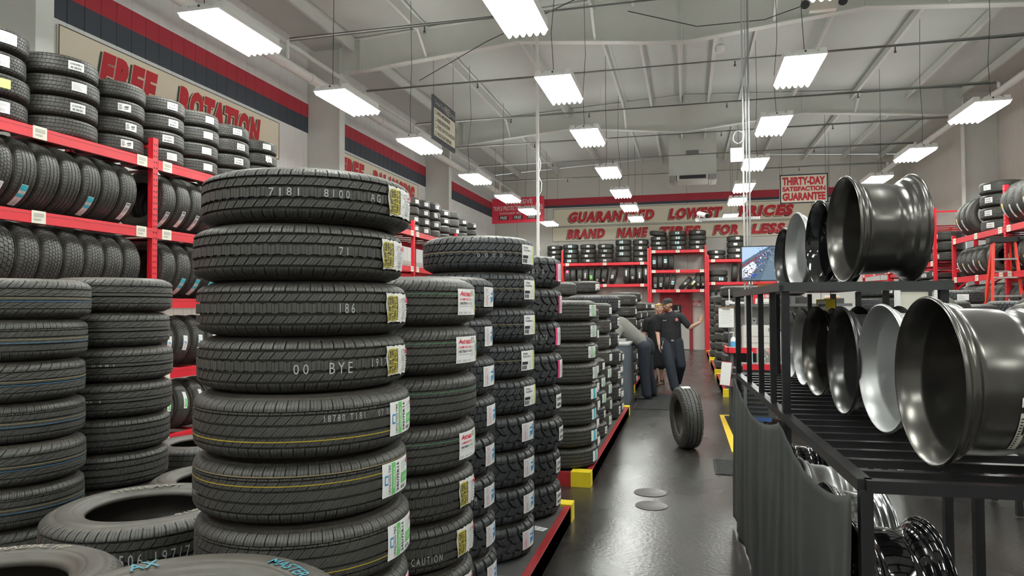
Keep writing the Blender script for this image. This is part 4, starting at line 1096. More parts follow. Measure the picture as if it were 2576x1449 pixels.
# red step ladder
root = empty('step_ladder', (4.86, 12.6, 0), math.radians(-8), 'tall red fibreglass step ladder standing before the tire racks', 'ladder')
LADR = mat('ladder_red', (.78, .04, .02), .4)
H = 2.62
for s_ in (-1, 1):
    m_ = MB(); m_.bar((s_ * .14, -.08, H), (s_ * .30, -.42, 0), .03, .075); m_.obj('front_rail', [LADR], root)
    m_ = MB(); m_.bar((s_ * .12, .06, H), (s_ * .27, .75, 0), .03, .065); m_.obj('rear_rail', [LADR], root)
m_ = MB(); m_.box(-.20, .20, -.14, .12, H - .02, H + .06); m_.obj('top_cap', [BLACK], root)
ALU = mat('dull_aluminium', (.42, .42, .41), .4, .7)
for k in range(8):
    z = .3 + k * .29; t = 1 - z / H; hw = .14 + .16 * t; yy = -.08 - .34 * t
    m_ = MB(); m_.box(-hw, hw, yy - .04, yy + .04, z - .012, z + .012); m_.obj('step', [ALU], root)
for k in range(4):
    z = .5 + k * .55; t = 1 - z / H; hw = .12 + .15 * t; yy = .06 + .69 * t
    m_ = MB(); m_.box(-hw, hw, yy - .015, yy + .015, z - .015, z + .015); m_.obj('rear_brace', [ALU], root)

# slim poles from the ceiling
root = empty('ceiling_pole', (-2.55, 12, 0), 0, 'thin white power pole rising to the ceiling behind the chunky tires', 'pole')
m_ = MB(); m_.box(-.022, .022, -.022, .022, 0, roof_z(-2.55) - .03, 0)
for z in (2.6, 3.4, 4.2, 5.0): m_.box(-.026, .026, -.026, .026, z, z + .05, 0)
m_.obj('shaft', [mat('pole_white', (.80, .80, .78), .35)], root)
m_ = MB(); m_.tube([(.03, 0, 3.9), (.07, 0, 3.8), (.06, 0, 3.65), (.03, 0, 3.6)], .008, 6); m_.tube([(.03, 0, 4.25), (.05, 0, 4.18), (.05, 0, 4.08), (.03, 0, 4.0)], .008, 6)
m_.obj('cord_loop', [WHITE], root)
# ------------------------------------------------------------------ black wheel display rack (turned a little to the aisle)
RK = Matrix.Translation((.482, 2.17, 0)) @ Matrix.Rotation(math.radians(2.15), 4, 'Z')
def rk(x, y, z): return RK @ Vector((x, y, z))
RKW, RKL, ZD, ZU = .66, 3.25, 1.11, 1.71
root = empty('wheel_rack', (.482, 2.17, 0), math.radians(2.15), 'black steel two level display rack holding wheel rims beside the aisle', 'rack')
B1 = .034
for nm, x, y, top in [('leg', 0, 0, ZD), ('leg', RKW, .0, ZD), ('leg', RKW, .95, ZD), ('leg', 0, 1.25, ZU - .02), ('leg', RKW, 1.25, ZU - .02), ('leg', 0, RKL, ZU - .02), ('leg', RKW, RKL, ZU - .02), ('leg', 0, RKL * .5 + .1, .9)]:
    m_ = MB(); m_.box(x - B1 / 2, x + B1 / 2, y - B1 / 2, y + B1 / 2, 0, top - .03 if top < 1.3 else top); m_.obj(nm, [BLACKMET], root)
for x, y in [(0, 1.62), (0, 2.05), (0, 2.6), (RKW, 2.05), (RKW, 2.6), (.28, RKL), (.5, RKL)]:
    m_ = MB(); m_.box(x - .014, x + .014, y - .014, y + .014, ZD, ZU - .02); m_.obj('upright_bar', [BLACKMET], root)
m_ = MB()
for x in (0, RKW): m_.box(x - .02, x + .02, 0, RKL, ZD - .035, ZD)
for y in (0, RKL): m_.box(0, RKW, y - .018, y + .018, ZD - .035, ZD)
m_.obj('deck_frame', [BLACKMET], root)
for k in range(20):
    y = .14 + k * (RKL - .2) / 19
    m_ = MB(); m_.box(.02, RKW - .02, y - .014, y + .014, ZD - .03, ZD - .004); m_.obj('deck_bar', [BLACKMET], root)
m_ = MB(); m_.box(-.03, RKW + .03, 1.21, RKL + .03, ZU - .012, ZU); m_.box(-.03, RKW + .03, 1.21, 1.23, ZU - .04, ZU - .012); m_.box(-.03, -.01, 1.21, RKL + .03, ZU - .04, ZU - .012)
m_.obj('upper_shelf', [mat('dark_shelf', (.030, .033, .033), .38)], root)
for k in range(9):
    y = .06 + k * .38
    m_ = MB(); m_.box(0, RKW, y - .016, y + .016, .20, .23); m_.obj('lower_bar', [BLACKMET], root)
m_ = MB()
for x in (0, RKW): m_.box(x - .016, x + .016, 0, RKL, .17, .20)
m_.obj('lower_frame', [BLACKMET], root)

# dark cloth hanging from the aisle side of the rack
m_ = MB()
NY, NZ = 150, 30
hooks = [(-.02, 1.07), (1.22, 1.075), (RKL, 1.09)]
def cloth_top(y):
    for (a, za), (b_, zb) in zip(hooks[:-1], hooks[1:]):
        if y <= b_ + 1e-6:
            t = (y - a) / (b_ - a); sag = .105 if b_ < 1.5 else .13
            return za + (zb - za) * t - sag * 4 * t * (1 - t) * (1.0 if b_ > 1.5 else .95)
    return 1.09
o0 = 0
for i in range(NY + 1):
    y = -.02 + (RKL + .04) * i / NY
    zt = cloth_top(min(y, RKL)); zb = .06 + .02 * math.sin(y * 5) - (.0 if y < RKL - .2 else 0)
    for j in range(NZ + 1):
        t = j / NZ; z = zt + (zb - zt) * t
        f = .028 * math.sin(y * 9 + 1.3 * math.sin(y * 3) + t * 1.2) * t ** .6 + .012 * math.sin(y * 23 + t * 4 + math.sin(y * 7) * 2) * (0.3 + t)
        for hy, hz in hooks:
            dd = y - hy; f += .022 * math.exp(-(dd / .06) ** 2) * (1 - .6 * t) + .012 * math.sin((dd) * 30 / (0.5 + t)) * math.exp(-(dd / .4) ** 2) * t
        m_.v.append(Vector((-.030 - max(-.008, f * .6) - .02 * t, y, z)))
for i in range(NY):
    for j in range(NZ):
        a = i * (NZ + 1) + j
        m_.f.append([a, a + 1, a + NZ + 2, a + NZ + 1]); m_.m.append(0)
cl = m_.obj('cloth_skirt', [mat('cloth_dark_olive', (.030, .034, .030), .85, bump=(300, .15))], None, smooth=True)
cl.location = (.482, 2.17, 0); cl.rotation_euler = (0, 0, math.radians(2.15))
sol = cl.modifiers.new('thickness', 'SOLIDIFY'); sol.thickness = .002
tag(cl, 'dark olive cloth draped along the aisle side of the wheel rack', 'cloth')

# ------------------------------------------------------------------ wheel rims (unit: lip radius 0.25, axis = local X, open back at x = 0)
FIN = dict(gunmetal=mat('rim_gunmetal', (.115, .110, .102), .25, .85), silver=mat('rim_silver', (.46, .47, .47), .36, .7), gloss=mat('rim_gloss_black', (.008, .008, .009), .10, .2, coat=.6), satin=mat('rim_satin_black', (.07, .07, .07), .25, .7), chrome=mat('rim_bright', (.55, .56, .56), .2, .9))
RIMX = Matrix(((0, 0, 1, 0), (0, 1, 0, 0), (-1, 0, 0, 0), (0, 0, 0, 1)))     # lathe Z -> X
_RM = {}
def rim_meshes(fin, w=.24, spokes=6):
    key = (fin, w, spokes)
    if key in _RM: return _RM[key]
    outp = [(0, .246), (.003, .2505), (.008, .252), (.013, .250), (.016, .243), (.020, .236), (.034, .233), (.041, .2335), (.046, .230), (.052, .222), (.060, .218), (.072, .2155), (w * .40, .2145), (w * .58, .2135), (w * .62, .211), (w * .66, .206), (w * .78, .206), (w * .82, .213), (w * .85, .226), (w * .87, .229), (w - .022, .232), (w - .016, .240), (w - .012, .250), (w - .006, .2535), (w, .252)]
    inp = [(w, .243), (w - .02, .226), (w * .82, .214), (w * .78, .201), (w * .64, .200), (w * .55, .2075), (w * .4, .209), (.075, .2095), (.06, .212), (.046, .2225), (.02, .2275), (.012, .238), (.002, .242)]
    mb = MB(); mb.lathe(outp + inp, 96, 0, RIMX, closed=True)
    bar_ = mb.mesh('barrel', [FIN[fin]], True, math.radians(50))
    mb = MB(); xs = w * .90
    mb.lathe([(xs - .035, .001), (xs - .035, .03), (xs - .03, .075), (xs - .012, .085), (xs + .015, .08), (xs + .02, .03), (xs + .02, .001)], 40, 0, RIMX)
    for k in range(spokes):
        a = 2 * PI * k / spokes
        for da in (-.11, .11):
            p0 = Vector((xs, .07 * math.cos(a + da * .8), .07 * math.sin(a + da * .8))); p1 = Vector((xs - .002, .205 * math.cos(a + da * 1.4), .205 * math.sin(a + da * 1.4)))
            mb.bar(p0, p1, .024, .026, 0, up=(1, 0, 0))
    mb.lathe([(xs - .012, .190), (xs - .012, .214), (xs + .015, .214), (xs + .015, .190)], 60, 0, RIMX, closed=True)
    disc = mb.mesh('spoke_disc', [FIN[fin]], True, math.radians(30))
    mb = MB()
    for k in range(5):
        a = 2 * PI * (k + .5) / 5; mb.tube([(xs - .04, .052 * math.cos(a), .052 * math.sin(a)), (xs - .034, .052 * math.cos(a), .052 * math.sin(a))], .008, 8)
    mb.tube([(xs - .042, 0, 0), (xs - .036, 0, 0)], .026, 16)
    holes = mb.mesh('bolt_holes', [BLACK])
    _RM[key] = (bar_, disc, holes)
    return _RM[key]
def wheel(x, y, z, fin, label, group, D=.5, w=.24, yaw=5.0, tilt=0.0, spokes=6, flip=False, stickers=None, roll=0.0):
    """x, y, z = centre of the open lip; z given as the height of the centre"""
    s = D / .507
    root = empty('rim', (x, y, z), 0, label, 'wheel rim', group)
    root.rotation_euler = Euler((math.radians(roll), math.radians(tilt), math.radians(yaw + (180 if flip else 0))), 'XYZ')
    root.scale = (s, s, s)
    for nm, me in zip(('barrel', 'spoke_disc', 'bolt_holes'), rim_meshes(fin, w, spokes)):
        o = bpy.data.objects.new(nm, me); C.objects.link(o); o.parent = root
    return root
G_W = 'wheel rims on the lower deck of the display rack'; G_X = 'wheel rims on the upper shelf of the display rack'; G_Y = 'wheel rims under the display rack'
w1 = wheel(.705, 2.38, ZD + .262, 'gunmetal', 'largest dark grey rim with a barcode sticker at the near end of the lower deck', G_W, D=.52, w=.31, yaw=5)
# paper stickers on the barrel of the nearest rim
def on_barrel(x, a0, dr=.0012):
    r = .2145 + dr
    return (x, -r * math.cos(a0), r * math.sin(a0))
m_ = MB()
def bpatch(x0, x1, a0, a1, mi, dr):
    n_ = 8
    vs_ = []
    for i in range(n_ + 1):
        a = a0 + (a1 - a0) * i / n_
        vs_ += [on_barrel(x0, a, dr), on_barrel(x1, a, dr)]
    m_.add(vs_, [(2 * i, 2 * i + 1, 2 * i + 3, 2 * i + 2) for i in range(n_)], mi)
bpatch(.150, .168, -.22, -.10, 0, .002)
for k in range(4): bpatch(.153, .165, -.20 + k * .02, -.19 + k * .02, 1, .0028)
bpatch(.150, .170, -.92, -.30, 2, .002); bpatch(.162, .168, -.62, -.34, 1, .0028)
for k in range(12): bpatch(.153, .159, -.88 + k * .045, -.86 + k * .045, 1, .0028)
m_.obj('barcode_sticker', [PAPER, LB['black'], mat('sticker_cream', (.72, .70, .58), .5)], w1)
for i, (x, y, fin, D, w_, lab) in enumerate([(.72, 2.96, 'silver', .50, .26, 'silver rim directly behind the largest dark rim'), (.668, 3.42, 'satin', .49, .26, 'black rim third from the near end of the lower deck'), (.67, 4.08, 'gunmetal', .49, .24, 'dark grey rim just in front of the silver rims'), (.68, 4.62, 'silver', .48, .20, 'silver rim second from the far end of the lower deck'), (.68, 5.13, 'silver', .46, .18, 'silver rim last in line on the lower deck')]):
    wheel(x, y, ZD + D / 2 * 1.004, fin, lab, G_W, D=D, w=w_, yaw=5 + (2, -1, 3, 0, -1)[i], spokes=(7, 5, 6, 7, 5)[i])
for i, (x, y, fin, D, w_, lab) in enumerate([(.72, 3.60, 'gunmetal', .51, .30, 'big dark chrome-edged rim at the near end of the upper shelf'), (.70, 4.14, 'gloss', .48, .18, 'black rim tucked behind the big upper rim'), (.66, 4.66, 'silver', .48, .22, 'light silver rim on the upper shelf'), (.65, 5.18, 'satin', .44, .14, 'small grey rim at the far end of the upper shelf')]):
    wheel(x, y, ZU + D / 2 * 1.004, fin, lab, G_X, D=D, w=w_, yaw=6 + i, spokes=(6, 5, 7, 6)[i])
for i, (x, y, z, fin, D, w_, lab, yw) in enumerate([(.58, 2.92, .50, 'gloss', .56, .26, 'big glossy black rim standing under the deck', 8), (.80, 2.36, .48, 'gloss', .52, .26, 'glossy black rim at the near lower corner under the deck', 6), (.62, 3.55, .50, 'chrome', .54, .22, 'bright rim under the middle of the deck', 6), (.60, 4.2, .49, 'silver', .52, .22, 'silver rim under the far half of the deck', 4), (.60, 4.85, .48, 'gloss', .50, .22, 'glossy black rim under the far end of the deck', 4)]):
    w_o = wheel(x, y, .232 + D / 2 * 1.004, fin, lab, G_Y, D=D, w=w_, yaw=yw, spokes=6)
    if i == 0:
        m_ = MB(); m_.tube([(.02, -.222, -.06), (.018, -.222, -.06)], .012, 16); m_.obj('round_sticker', [PAPER], w_o)
G_Z = 'wheel rims shown beyond the rack'
wheel(1.95, 6.2, 1.29, 'chrome', 'bright alloy rim face seen behind the dark rims', G_Z, D=.62, w=.2, yaw=78, flip=True, spokes=7)
m_ = MB(); m_.box(-.5, .5, -.22, .3, .92, .96); m_.box(-.48, -.44, -.2, -.16, 0, .92); m_.box(.44, .48, -.2, -.16, 0, .92); m_.box(-.48, -.44, .24, .28, 0, .92); m_.box(.44, .48, .24, .28, 0, .92)
o = m_.obj('display_stand', [BLACKMET]); o.location = (1.95, 6.25, .015); tag(o, 'low black stand carrying the bright alloy rim', 'stand')
# yellow price card and framed board near the far end of the rack
root = empty('price_card', (.90, 5.05, 1.53), math.radians(0), 'yellow price card hanging under the upper shelf of the wheel rack', 'price card')
m_ = MB(); m_.box(-.058, .058, -.003, .003, -.058, .17 - .115 + .062); m_.obj('card', [YELLOW], root)
m_ = MB(); m_.box(-.054, .0, -.005, -.003, .045, .105); m_.box(.005, .054, -.005, -.003, .0, .058); m_.obj('white_panel', [PAPER], root)
m_ = MB(); text_fit(m_, '$849', -.026, .075, .044, .022, 0, 0, face_negY(0, -.0056, 0), bold=.03); text_fit(m_, '$1349', .03, .03, .046, .020, 0, 0, face_negY(0, -.0056, 0), bold=.03)
for k in range(4): m_.box(-.05, .05, -.0056, -.0035, -.02 - k * .009, -.017 - k * .009)
m_.obj('lettering', [LB['black']], root)
m_ = MB(); m_.tube([(-.03, 0, .11), (-.03, 0, .17)], .0015, 4); m_.tube([(.03, 0, .11), (.03, 0, .17)], .0015, 4); m_.obj('hanging_wire', [DARK], root)
root = empty('framed_board', (2.12, 7.4, 0), math.radians(4), 'cream board in a white frame standing behind the wheel rack', 'board')
m_ = MB(); m_.box(-.15, .15, -.02, .02, .9, 1.80, 0); m_.obj('panel', [mat('board_cream', (.62, .61, .52), .6)], root)
m_ = MB()
for x in (-.17, .16): m_.box(x - .015, x + .02, -.035, .03, .0, 1.82)
m_.obj('frame', [WHITE], root)
m_ = MB(); m_.box(-.15, .15, -.03, -.02, 1.74, 1.80); m_.box(.10, .13, -.03, -.02, .9, 1.74); m_.obj('inner_edge', [DARK], root)

# ------------------------------------------------------------------ floor mats, tape
MATM = mat('rubber_mat', (.026, .027, .026), .9, bump=(120, .5))
for (x0, x1, y0, y1, lab) in [(-.85, .20, 11.1, 13.0, 'dark ribbed floor mat under the bending man'), (.24, .9, 6.95, 7.62, 'small dark floor mat beside the cloth skirt')]:
    m_ = MB(); m_.box(x0, x1, y0, y1, 0, .010); n_ = int((y1 - y0) / .05)
    for k in range(n_): m_.box(x0 + .02, x1 - .02, y0 + .02 + k * .05, y0 + .045 + k * .05, .010, .013)
    tag(m_.obj('floor_mat', [MATM]), lab, 'mat')
TAPE = mat('yellow_floor_paint', (.80, .52, .03), .5, noise=(25, .3))
m_ = MB(); m_.add([(.44, 10.75, .004), (.50, 10.75, .004), (.545, 8.1, .004), (.455, 7.97, .004)], [(0, 3, 2, 1)]); m_.box(.455, .95, 7.95, 8.05, .0005, .004); m_.box(.44, .85, 10.72, 10.78, .0005, .004)
tag(m_.obj('floor_line', [TAPE]), 'worn yellow painted line on the floor beside the rolling tire', 'floor marking')
for i, (x, y, r) in enumerate([(-.33, 6.15, .14), (-.30, 5.75, .13)]):
    m_ = MB(); m_.lathe([(.0005, .001), (.003, r - .012), (.0042, r - .008), (.0042, r), (.0005, r)], 40)
    o = m_.obj('floor_plate', [mat('floor_cap_metal', (.045, .038, .036), .4, .2)], smooth=True); o.location = (x, y, 0); tag(o, ['round metal cover in the aisle floor, farther one', 'round metal cover in the aisle floor, nearer one'][i], 'floor cover')

# ------------------------------------------------------------------ work desk with shelf, screen and cameras
DX, DY = .62, 9.75
GREYP = mat('desk_grey_panel', (.42, .42, .40), .6, noise=(5, .12)); SHELFD = mat('desk_dark_shelf', (.10, .105, .105), .5)
root = empty('work_desk', (DX, DY, 0), 0, 'cluttered steel work desk with red edged counters behind the wheel rack', 'desk')
m_ = MB(); m_.box(-.08, 1.5, .35, .95, .985, 1.02, 0); m_.obj('upper_counter', [mat('counter_top', (.30, .29, .27), .5)], root)
m_ = MB(); m_.box(-.09, 1.5, .33, .35, .96, 1.035, 0); m_.box(-.11, -.08, .33, .95, .96, 1.035); m_.obj('red_edge', [RED], root)
m_ = MB(); m_.box(.08, 1.5, -.15, .35, .80, .835, 0); m_.obj('lower_counter', [mat('counter_top', (.3, .29, .27), .5)], root)
m_ = MB(); m_.box(.07, 1.5, -.17, -.15, .775, .85, 0); m_.obj('red_edge', [RED], root)
m_ = MB(); m_.box(-.02, 1.45, .92, .95, 1.02, 1.60, 0)
for x in (.12, .38, .62, .88, 1.12): m_.box(x, x + .012, .908, .92, 1.05, 1.58, 1)
m_.obj('back_panel', [GREYP, mat('panel_seam', (.25, .25, .24), .6)], root)
m_ = MB(); m_.box(-.03, 1.55, .55, .95, 1.60, 1.64); m_.obj('top_shelf', [SHELFD], root)
for x, y in ((-.03, .9), (-.03, .40), (1.46, .9), (1.46, .0), (.10, -.1)):
    m_ = MB(); m_.box(x - .02, x + .02, y - .02, y + .02, 0, 1.60 if y > .5 else .96 if y > .2 else .8); m_.obj('post', [SHELFD], root)
m_ = MB(); m_.box(-.02, 1.46, .88, .92, .10, .96); m_.box(.1, 1.46, .9, .92, .1, .8); m_.obj('lower_panel', [mat('desk_lower', (.10, .10, .10), .6)], root)
for k in range(2):
    m_ = MB(); m_.box(-.055, .03, .30, .42, .50 + k * .17, .60 + k * .17, 0); m_.box(-.03, .01, .295, .30, .52 + k * .17, .58 + k * .17, 1); m_.obj('outlet_box', [mat('outlet_grey', (.38, .38, .37), .4, .5), DARK], root)
# louvered bin under the desk end
root = empty('louvered_cart', (.74, 9.72, 0), 0, 'dark louvered cart with blue base standing under the desk end', 'cart')
m_ = MB(); m_.box(-.14, .3, .0, .4, .14, .55, 0)
for k in range(6): m_.box(-.13, .27, -.012, 0, .18 + k * .06, .205 + k * .06, 1)
m_.obj('body', [mat('cart_dark', (.05, .055, .06), .5), BLACK], root)
m_ = MB(); m_.box(-.15, .31, -.02, .41, .09, .14); m_.obj('base', [mat('cart_blue', (.03, .08, .25), .5)], root)
for x in (-.08, .24):
    m_ = MB(); m_.tube([(x - .015, .05, .045), (x + .015, .05, .045)], .045, 14); m_.box(x - .02, x + .02, .04, .06, .05, .1); m_.obj('caster', [BLACK], root)
# screen poles
root = empty('pipe_stand', (.815, 10.3, 0), 0, 'pair of bright steel pipes rising from the desk to the ceiling', 'pipes')
for x in (-.03, .012, .05):
    m_ = MB(); m_.tube([(x, .0, 1.025 if x != .012 else 1.025), (x, 0, roof_z(.8) - .25)], .013 if x != .012 else .008, 10); m_.obj('pipe', [GALV if x < .04 else mat('pipe_grey', (.35, .36, .36), .35, .6)], root, smooth=True)
root = empty('junction_box', (.70, 10.28, 3.74), 0, 'white box with coiled cable on the steel pipes', 'box')
m_ = MB(); m_.box(-.09, .07, -.05, .03, -.10, .10); m_.obj('box', [mat('white_glossy', (.85, .86, .85), .3)], root)
m_ = MB()
m_.tube([(.02 + .07 * math.cos(t * .5) * (1 + .1 * math.sin(t)), .0 + .01 * math.sin(t * 3), .26 + .09 * math.sin(t * .5)) for t in range(44)], .006, 5)
m_.tube([(.08, 0, .10), (.10, 0, .3), (.08, 0, .5)], .006, 5)
m_.obj('coiled_cable', [WHITE], root)
# camera arm
root = empty('camera_arm', (.78, 10.335, 2.99 - .14), 0, 'perforated white steel arm reaching out from the steel pipes', 'bracket')
m_ = MB(); m_.box(-.66, .22, -.02, .02, -.02, .02, 0)
for k in range(38):
    for r_ in (-.009, .009): m_.box(-.565 + k * .0205, -.553 + k * .0205, -.022, -.02, r_ - .004, r_ + .004, 1)
m_.obj('strut', [mat('strut_white', (.72, .73, .71), .4), mat('strut_hole', (.2, .2, .2), .6)], root)
root = empty('security_camera', (.20, 10.275, 2.90), 0, 'white bullet security camera at the end of the arm', 'camera')
m_ = MB(); m_.tube([(-.03, .10, .045), (.075, -.10, -.015)], .036, 18); m_.obj('body', [mat('white_glossy', (.85, .86, .85), .3)], root, smooth=True)
m_ = MB(); m_.tube([(.073, -.097, -.014), (.082, -.112, -.019)], .030, 18); m_.obj('lens_glass', [BLACK], root)
m_ = MB(); m_.tube([(-.03, .05, -.06), (-.02, .02, -.01), (0, 0, .01)], .012, 8); m_.lathe([(0, .001), (0, .045), (.02, .05), (.03, .03), (.03, .001)], 16, 0, Matrix.Translation((-.03, .06, -.085)) ); m_.obj('mount', [WHITE], root, smooth=True)
# television showing a bird's-eye view of the shop
root = empty('television', (1.07, 10.22, 2.20), 0, 'wide screen television showing an overhead camera view of the shop', 'television')
m_ = MB(); m_.box(-.335, .335, 0, .05, -.245, .245); m_.box(-.1, .1, .05, .09, -.1, .1); m_.obj('casing', [BLACK], root)
EM = {k: mat('screen_' + k, c, .5, emit=e * .6) for k, (c, e) in dict(floor=((.10, .17, .25), 1.0), floor2=((.16, .25, .33), 1.0), sky=((.50, .70, .95), 1.1), red=((.50, .02, .06), .9), blue=((.03, .12, .55), .9), dark=((.015, .03, .07), .8), white=((.85, .92, 1.0), 1.2), pale=((.30, .42, .60), 1.0)).items()}
EK = list(EM)
for _m in EM.values(): _m.node_tree.nodes['Principled BSDF'].inputs['Base Color'].default_value = (.004, .004, .005, 1)
m_ = MB(); M0 = face_negY(0, -.001, 0)
def sq(pts, c, z=0.0): m_.add([(x, y, z) for x, y in pts], [list(range(len(pts)))], EK.index(c), M0)
W2, H2 = .325, .232
sq([(-W2, -H2), (W2, -H2), (W2, H2), (-W2, H2)], 'floor')
sq([(-.08, -H2), (.16, -H2), (.20, H2 * .6), (.06, H2 * .6)], 'floor2', .0004)
sq([(-W2, H2), (-W2, .02), (-.06, H2 * .80), (.03, H2)], 'sky', .0006)
sq([(-W2, -.02), (-W2, -.045), (-.0, H2 * .62), (.0, H2 * .70)], 'red', .0008)
sq([(-W2, -.20), (-W2, -.07), (-.18, .03), (-.12, -.04), (-.24, -.18)], 'white', .0009)
rnd = random.Random(4)
for k in range(430):
    t = rnd.random(); side_ = rnd.random() < .58
    if side_: x = -W2 + .02 + t * .36 + rnd.gauss(0, .055); y = -H2 + .02 + t * .42 + rnd.gauss(0, .04)
    else: x = .22 + rnd.gauss(0, .045); y = -.1 + t * .32
    x = max(-W2 + .02, min(W2 - .02, x)); y = max(-H2 + .015, min(H2 - .015, y)); s_ = rnd.uniform(.003, .013); a = rnd.random() * 3
    sq([(x + s_ * math.cos(a + q * PI / 2), y + s_ * rnd.uniform(.6, 1.4) * math.sin(a + q * PI / 2)) for q in range(4)], rnd.choice(['red', 'dark', 'dark', 'dark', 'white', 'pale', 'blue', 'pale']), .001 + k * 1e-6)
sq([(-.16 + .04 * math.cos(q), -.16 + .022 * math.sin(q)) for q in [i_ * .6 for i_ in range(10)]], 'blue', .0014)
sq([(.18 + .035 * math.cos(q), -.185 + .014 * math.sin(q)) for q in [i_ * .52 for i_ in range(12)]], 'dark', .0014)
text_fit(m_, '5', .31, -.16, .014, .022, .0016, EK.index('white'), M0, bold=.02)
m_.obj('screen', [EM[k] for k in EK], root)
m_ = MB(); m_.box(-.25, -.23, .05, .075, -.1, .05); m_.obj('bracket', [GALV], root)
# items on the desk
root = empty('printer', (.95, 10.35, 1.02), 0, 'white laser printer on the upper red edged counter', 'printer')
m_ = MB(); m_.box(-.20, .22, -.18, .22, .0, .30, 0); m_.box(-.18, .2, -.17, .2, .30, .32, 0); m_.box(-.19, .21, -.184, -.18, .17, .174, 1); m_.box(-.19, .21, -.184, -.18, .08, .083, 1); m_.box(.12, .2, -.186, -.18, .24, .28, 1)
m_.obj('casing', [mat('printer_white', (.66, .66, .62), .5), mat('printer_seam', (.3, .3, .29), .5)], root)
root = empty('printer', (1.46, 10.28, 1.02), 0, 'black printer beside the white one on the counter', 'printer')
m_ = MB(); m_.box(-.25, .25, -.2, .2, 0, .26, 0); m_.box(-.22, .22, -.205, -.2, .17, .24, 1); m_.obj('casing', [mat('printer_black', (.02, .02, .022), .35), mat('panel_black', (.06, .06, .065), .2)], root)
root = empty('sanitizer_bottle', (.615, 10.2, 1.02), 0, 'white pump bottle with blue label at the counter end', 'bottle')
m_ = MB(); m_.lathe([(0, .001), (0, .036), (.01, .04), (.12, .04), (.145, .028), (.155, .014), (.17, .014), (.17, .001)], 24); m_.obj('bottle', [WHITE], root, smooth=True)
m_ = MB(); m_.lathe([(.02, .0412), (.095, .0412)], 24); m_.obj('blue_label', [mat('label_cyan', (.12, .45, .75), .4)], root)
m_ = MB(); m_.tube([(0, 0, .17), (0, 0, .215)], .006, 8); m_.tube([(.012, 0, .215), (-.045, 0, .222), (-.05, 0, .212)], .008, 8); m_.obj('pump', [WHITE], root)
root = empty('clear_jar', (.96, 9.72, .835), 0, 'clear plastic jar full of dark wheel hardware on the lower counter', 'jar')
m_ = MB(); m_.lathe([(0, .001), (0, .085), (.20, .09), (.24, .07), (.26, .06), (.27, .065), (.28, .065)], 32)
jg = m_.obj('jar_wall', [mat('jar_clear', (.85, .86, .80), .1, alpha=.28)], root, smooth=True)
m_ = MB(); rnd = random.Random(9)
for k in range(60):
    a = rnd.random() * 6.28; r = rnd.random() * .05; p = Vector((r * math.cos(a), r * math.sin(a), .02 + .20 * k / 60)); d_ = Vector((rnd.gauss(0, 1), rnd.gauss(0, 1), rnd.gauss(0, .6))).normalized() * .022
    m_.tube([p - d_, p + d_], rnd.uniform(.006, .014), 6, rnd.choice((0, 0, 1)))
m_.obj('hardware', [mat('hardware_dark', (.07, .07, .06), .4, .5), GALV], root)['kind'] = 'stuff'
root = empty('notice_sheet', (1.24, 9.66, .835), math.radians(4), 'white notice sheet with round red logo propped on the lower counter', 'notice')
m_ = MB(); m_.box(-.16, .30, -.004, .004, .0, .44); m_.obj('sheet', [PAPER], root)
m_ = MB(); M0 = face_negY(0, -.0055, 0)
m_.add([(.0 + .055 * math.cos(i_ * PI / 16), .31 + .055 * math.sin(i_ * PI / 16), 0) for i_ in range(32)], [list(range(32))], 0, M0)
for k, s_ in enumerate(('TOWN', 'FAIR', 'TIRE')): text_fit(m_, s_, 0, .337 - .027 * k, .064, .020, .0015, 1, M0, bold=.04)
for k in range(3): text_fit(m_, ['We and Town Tire Reminder all', 'of our customers to please', 'bring your tires with you'][k], .03, .215 - .028 * k, .26, .013, 0, 2, M0)
text_fit(m_, 'IT Public', -.04, .10, .10, .015, 0, 3, M0, bold=.02); text_fit(m_, 'Department 203/9452632', .04, .072, .26, .014, 0, 3, M0, bold=.02)
m_.obj('print', [LETTER_RED, PAPER, LB['grey'], LB['black']], root)
root = empty('clipboard', (.515, 10.05, 1.46), 0, 'clipboard with white form hanging from the shelf end', 'clipboard')
m_ = MB(); m_.box(-.105, .105, 0, .006, -.15, .14, 0); m_.obj('board', [mat('hardboard', (.25, .15, .07), .6)], root)
m_ = MB(); m_.box(-.10, .10, -.003, -.001, -.145, .115, 0)
for k in range(9): m_.box(-.08, .08 - (k % 3) * .02, -.0042, -.003, .08 - k * .022, .083 - k * .022, 1)
m_.obj('form', [PAPER, LB['lines']], root)
m_ = MB(); m_.box(-.05, .05, -.012, -.003, .105, .125); m_.tube([(0, -.005, .12), (0, -.005, .17)], .012, 8); m_.tube([(0, .0, .16), (.06, .25, .155)], .004, 5); m_.obj('clip', [CHROME], root)
root = empty('paper_tray', (.67, 10.35, 1.64), 0, 'white paper tray at the aisle end of the top shelf', 'tray')
m_ = MB(); m_.box(-.1, .16, -.05, .12, .0, .03); m_.obj('tray', [WHITE], root); m_ = MB(); m_.box(-.105, -.09, -.03, -.02, .03, .21); m_.box(.13, .145, -.03, -.02, .03, .17); m_.obj('side_rods', [WHITE], root)
root = empty('red_carton', (1.02, 10.35, 1.64), 0, 'red and white carton with big 100 on the top shelf', 'carton')
m_ = MB(); m_.box(-.12, .12, -.05, .1, 0, .14, 0); m_.box(-.10, .115, -.052, -.05, 0, .075, 1); m_.obj('carton', [RED, PAPER], root)
m_ = MB(); text_fit(m_, '+100', .03, .105, .15, .045, 0, 0, face_negY(0, -.0525, 0), bold=.04)
for k in range(8): m_.box(-.08 + k * .022, -.065 + k * .022, -.0535, -.052, .01, .018, 1)
m_.obj('print', [PAPER, LB['black']], root)
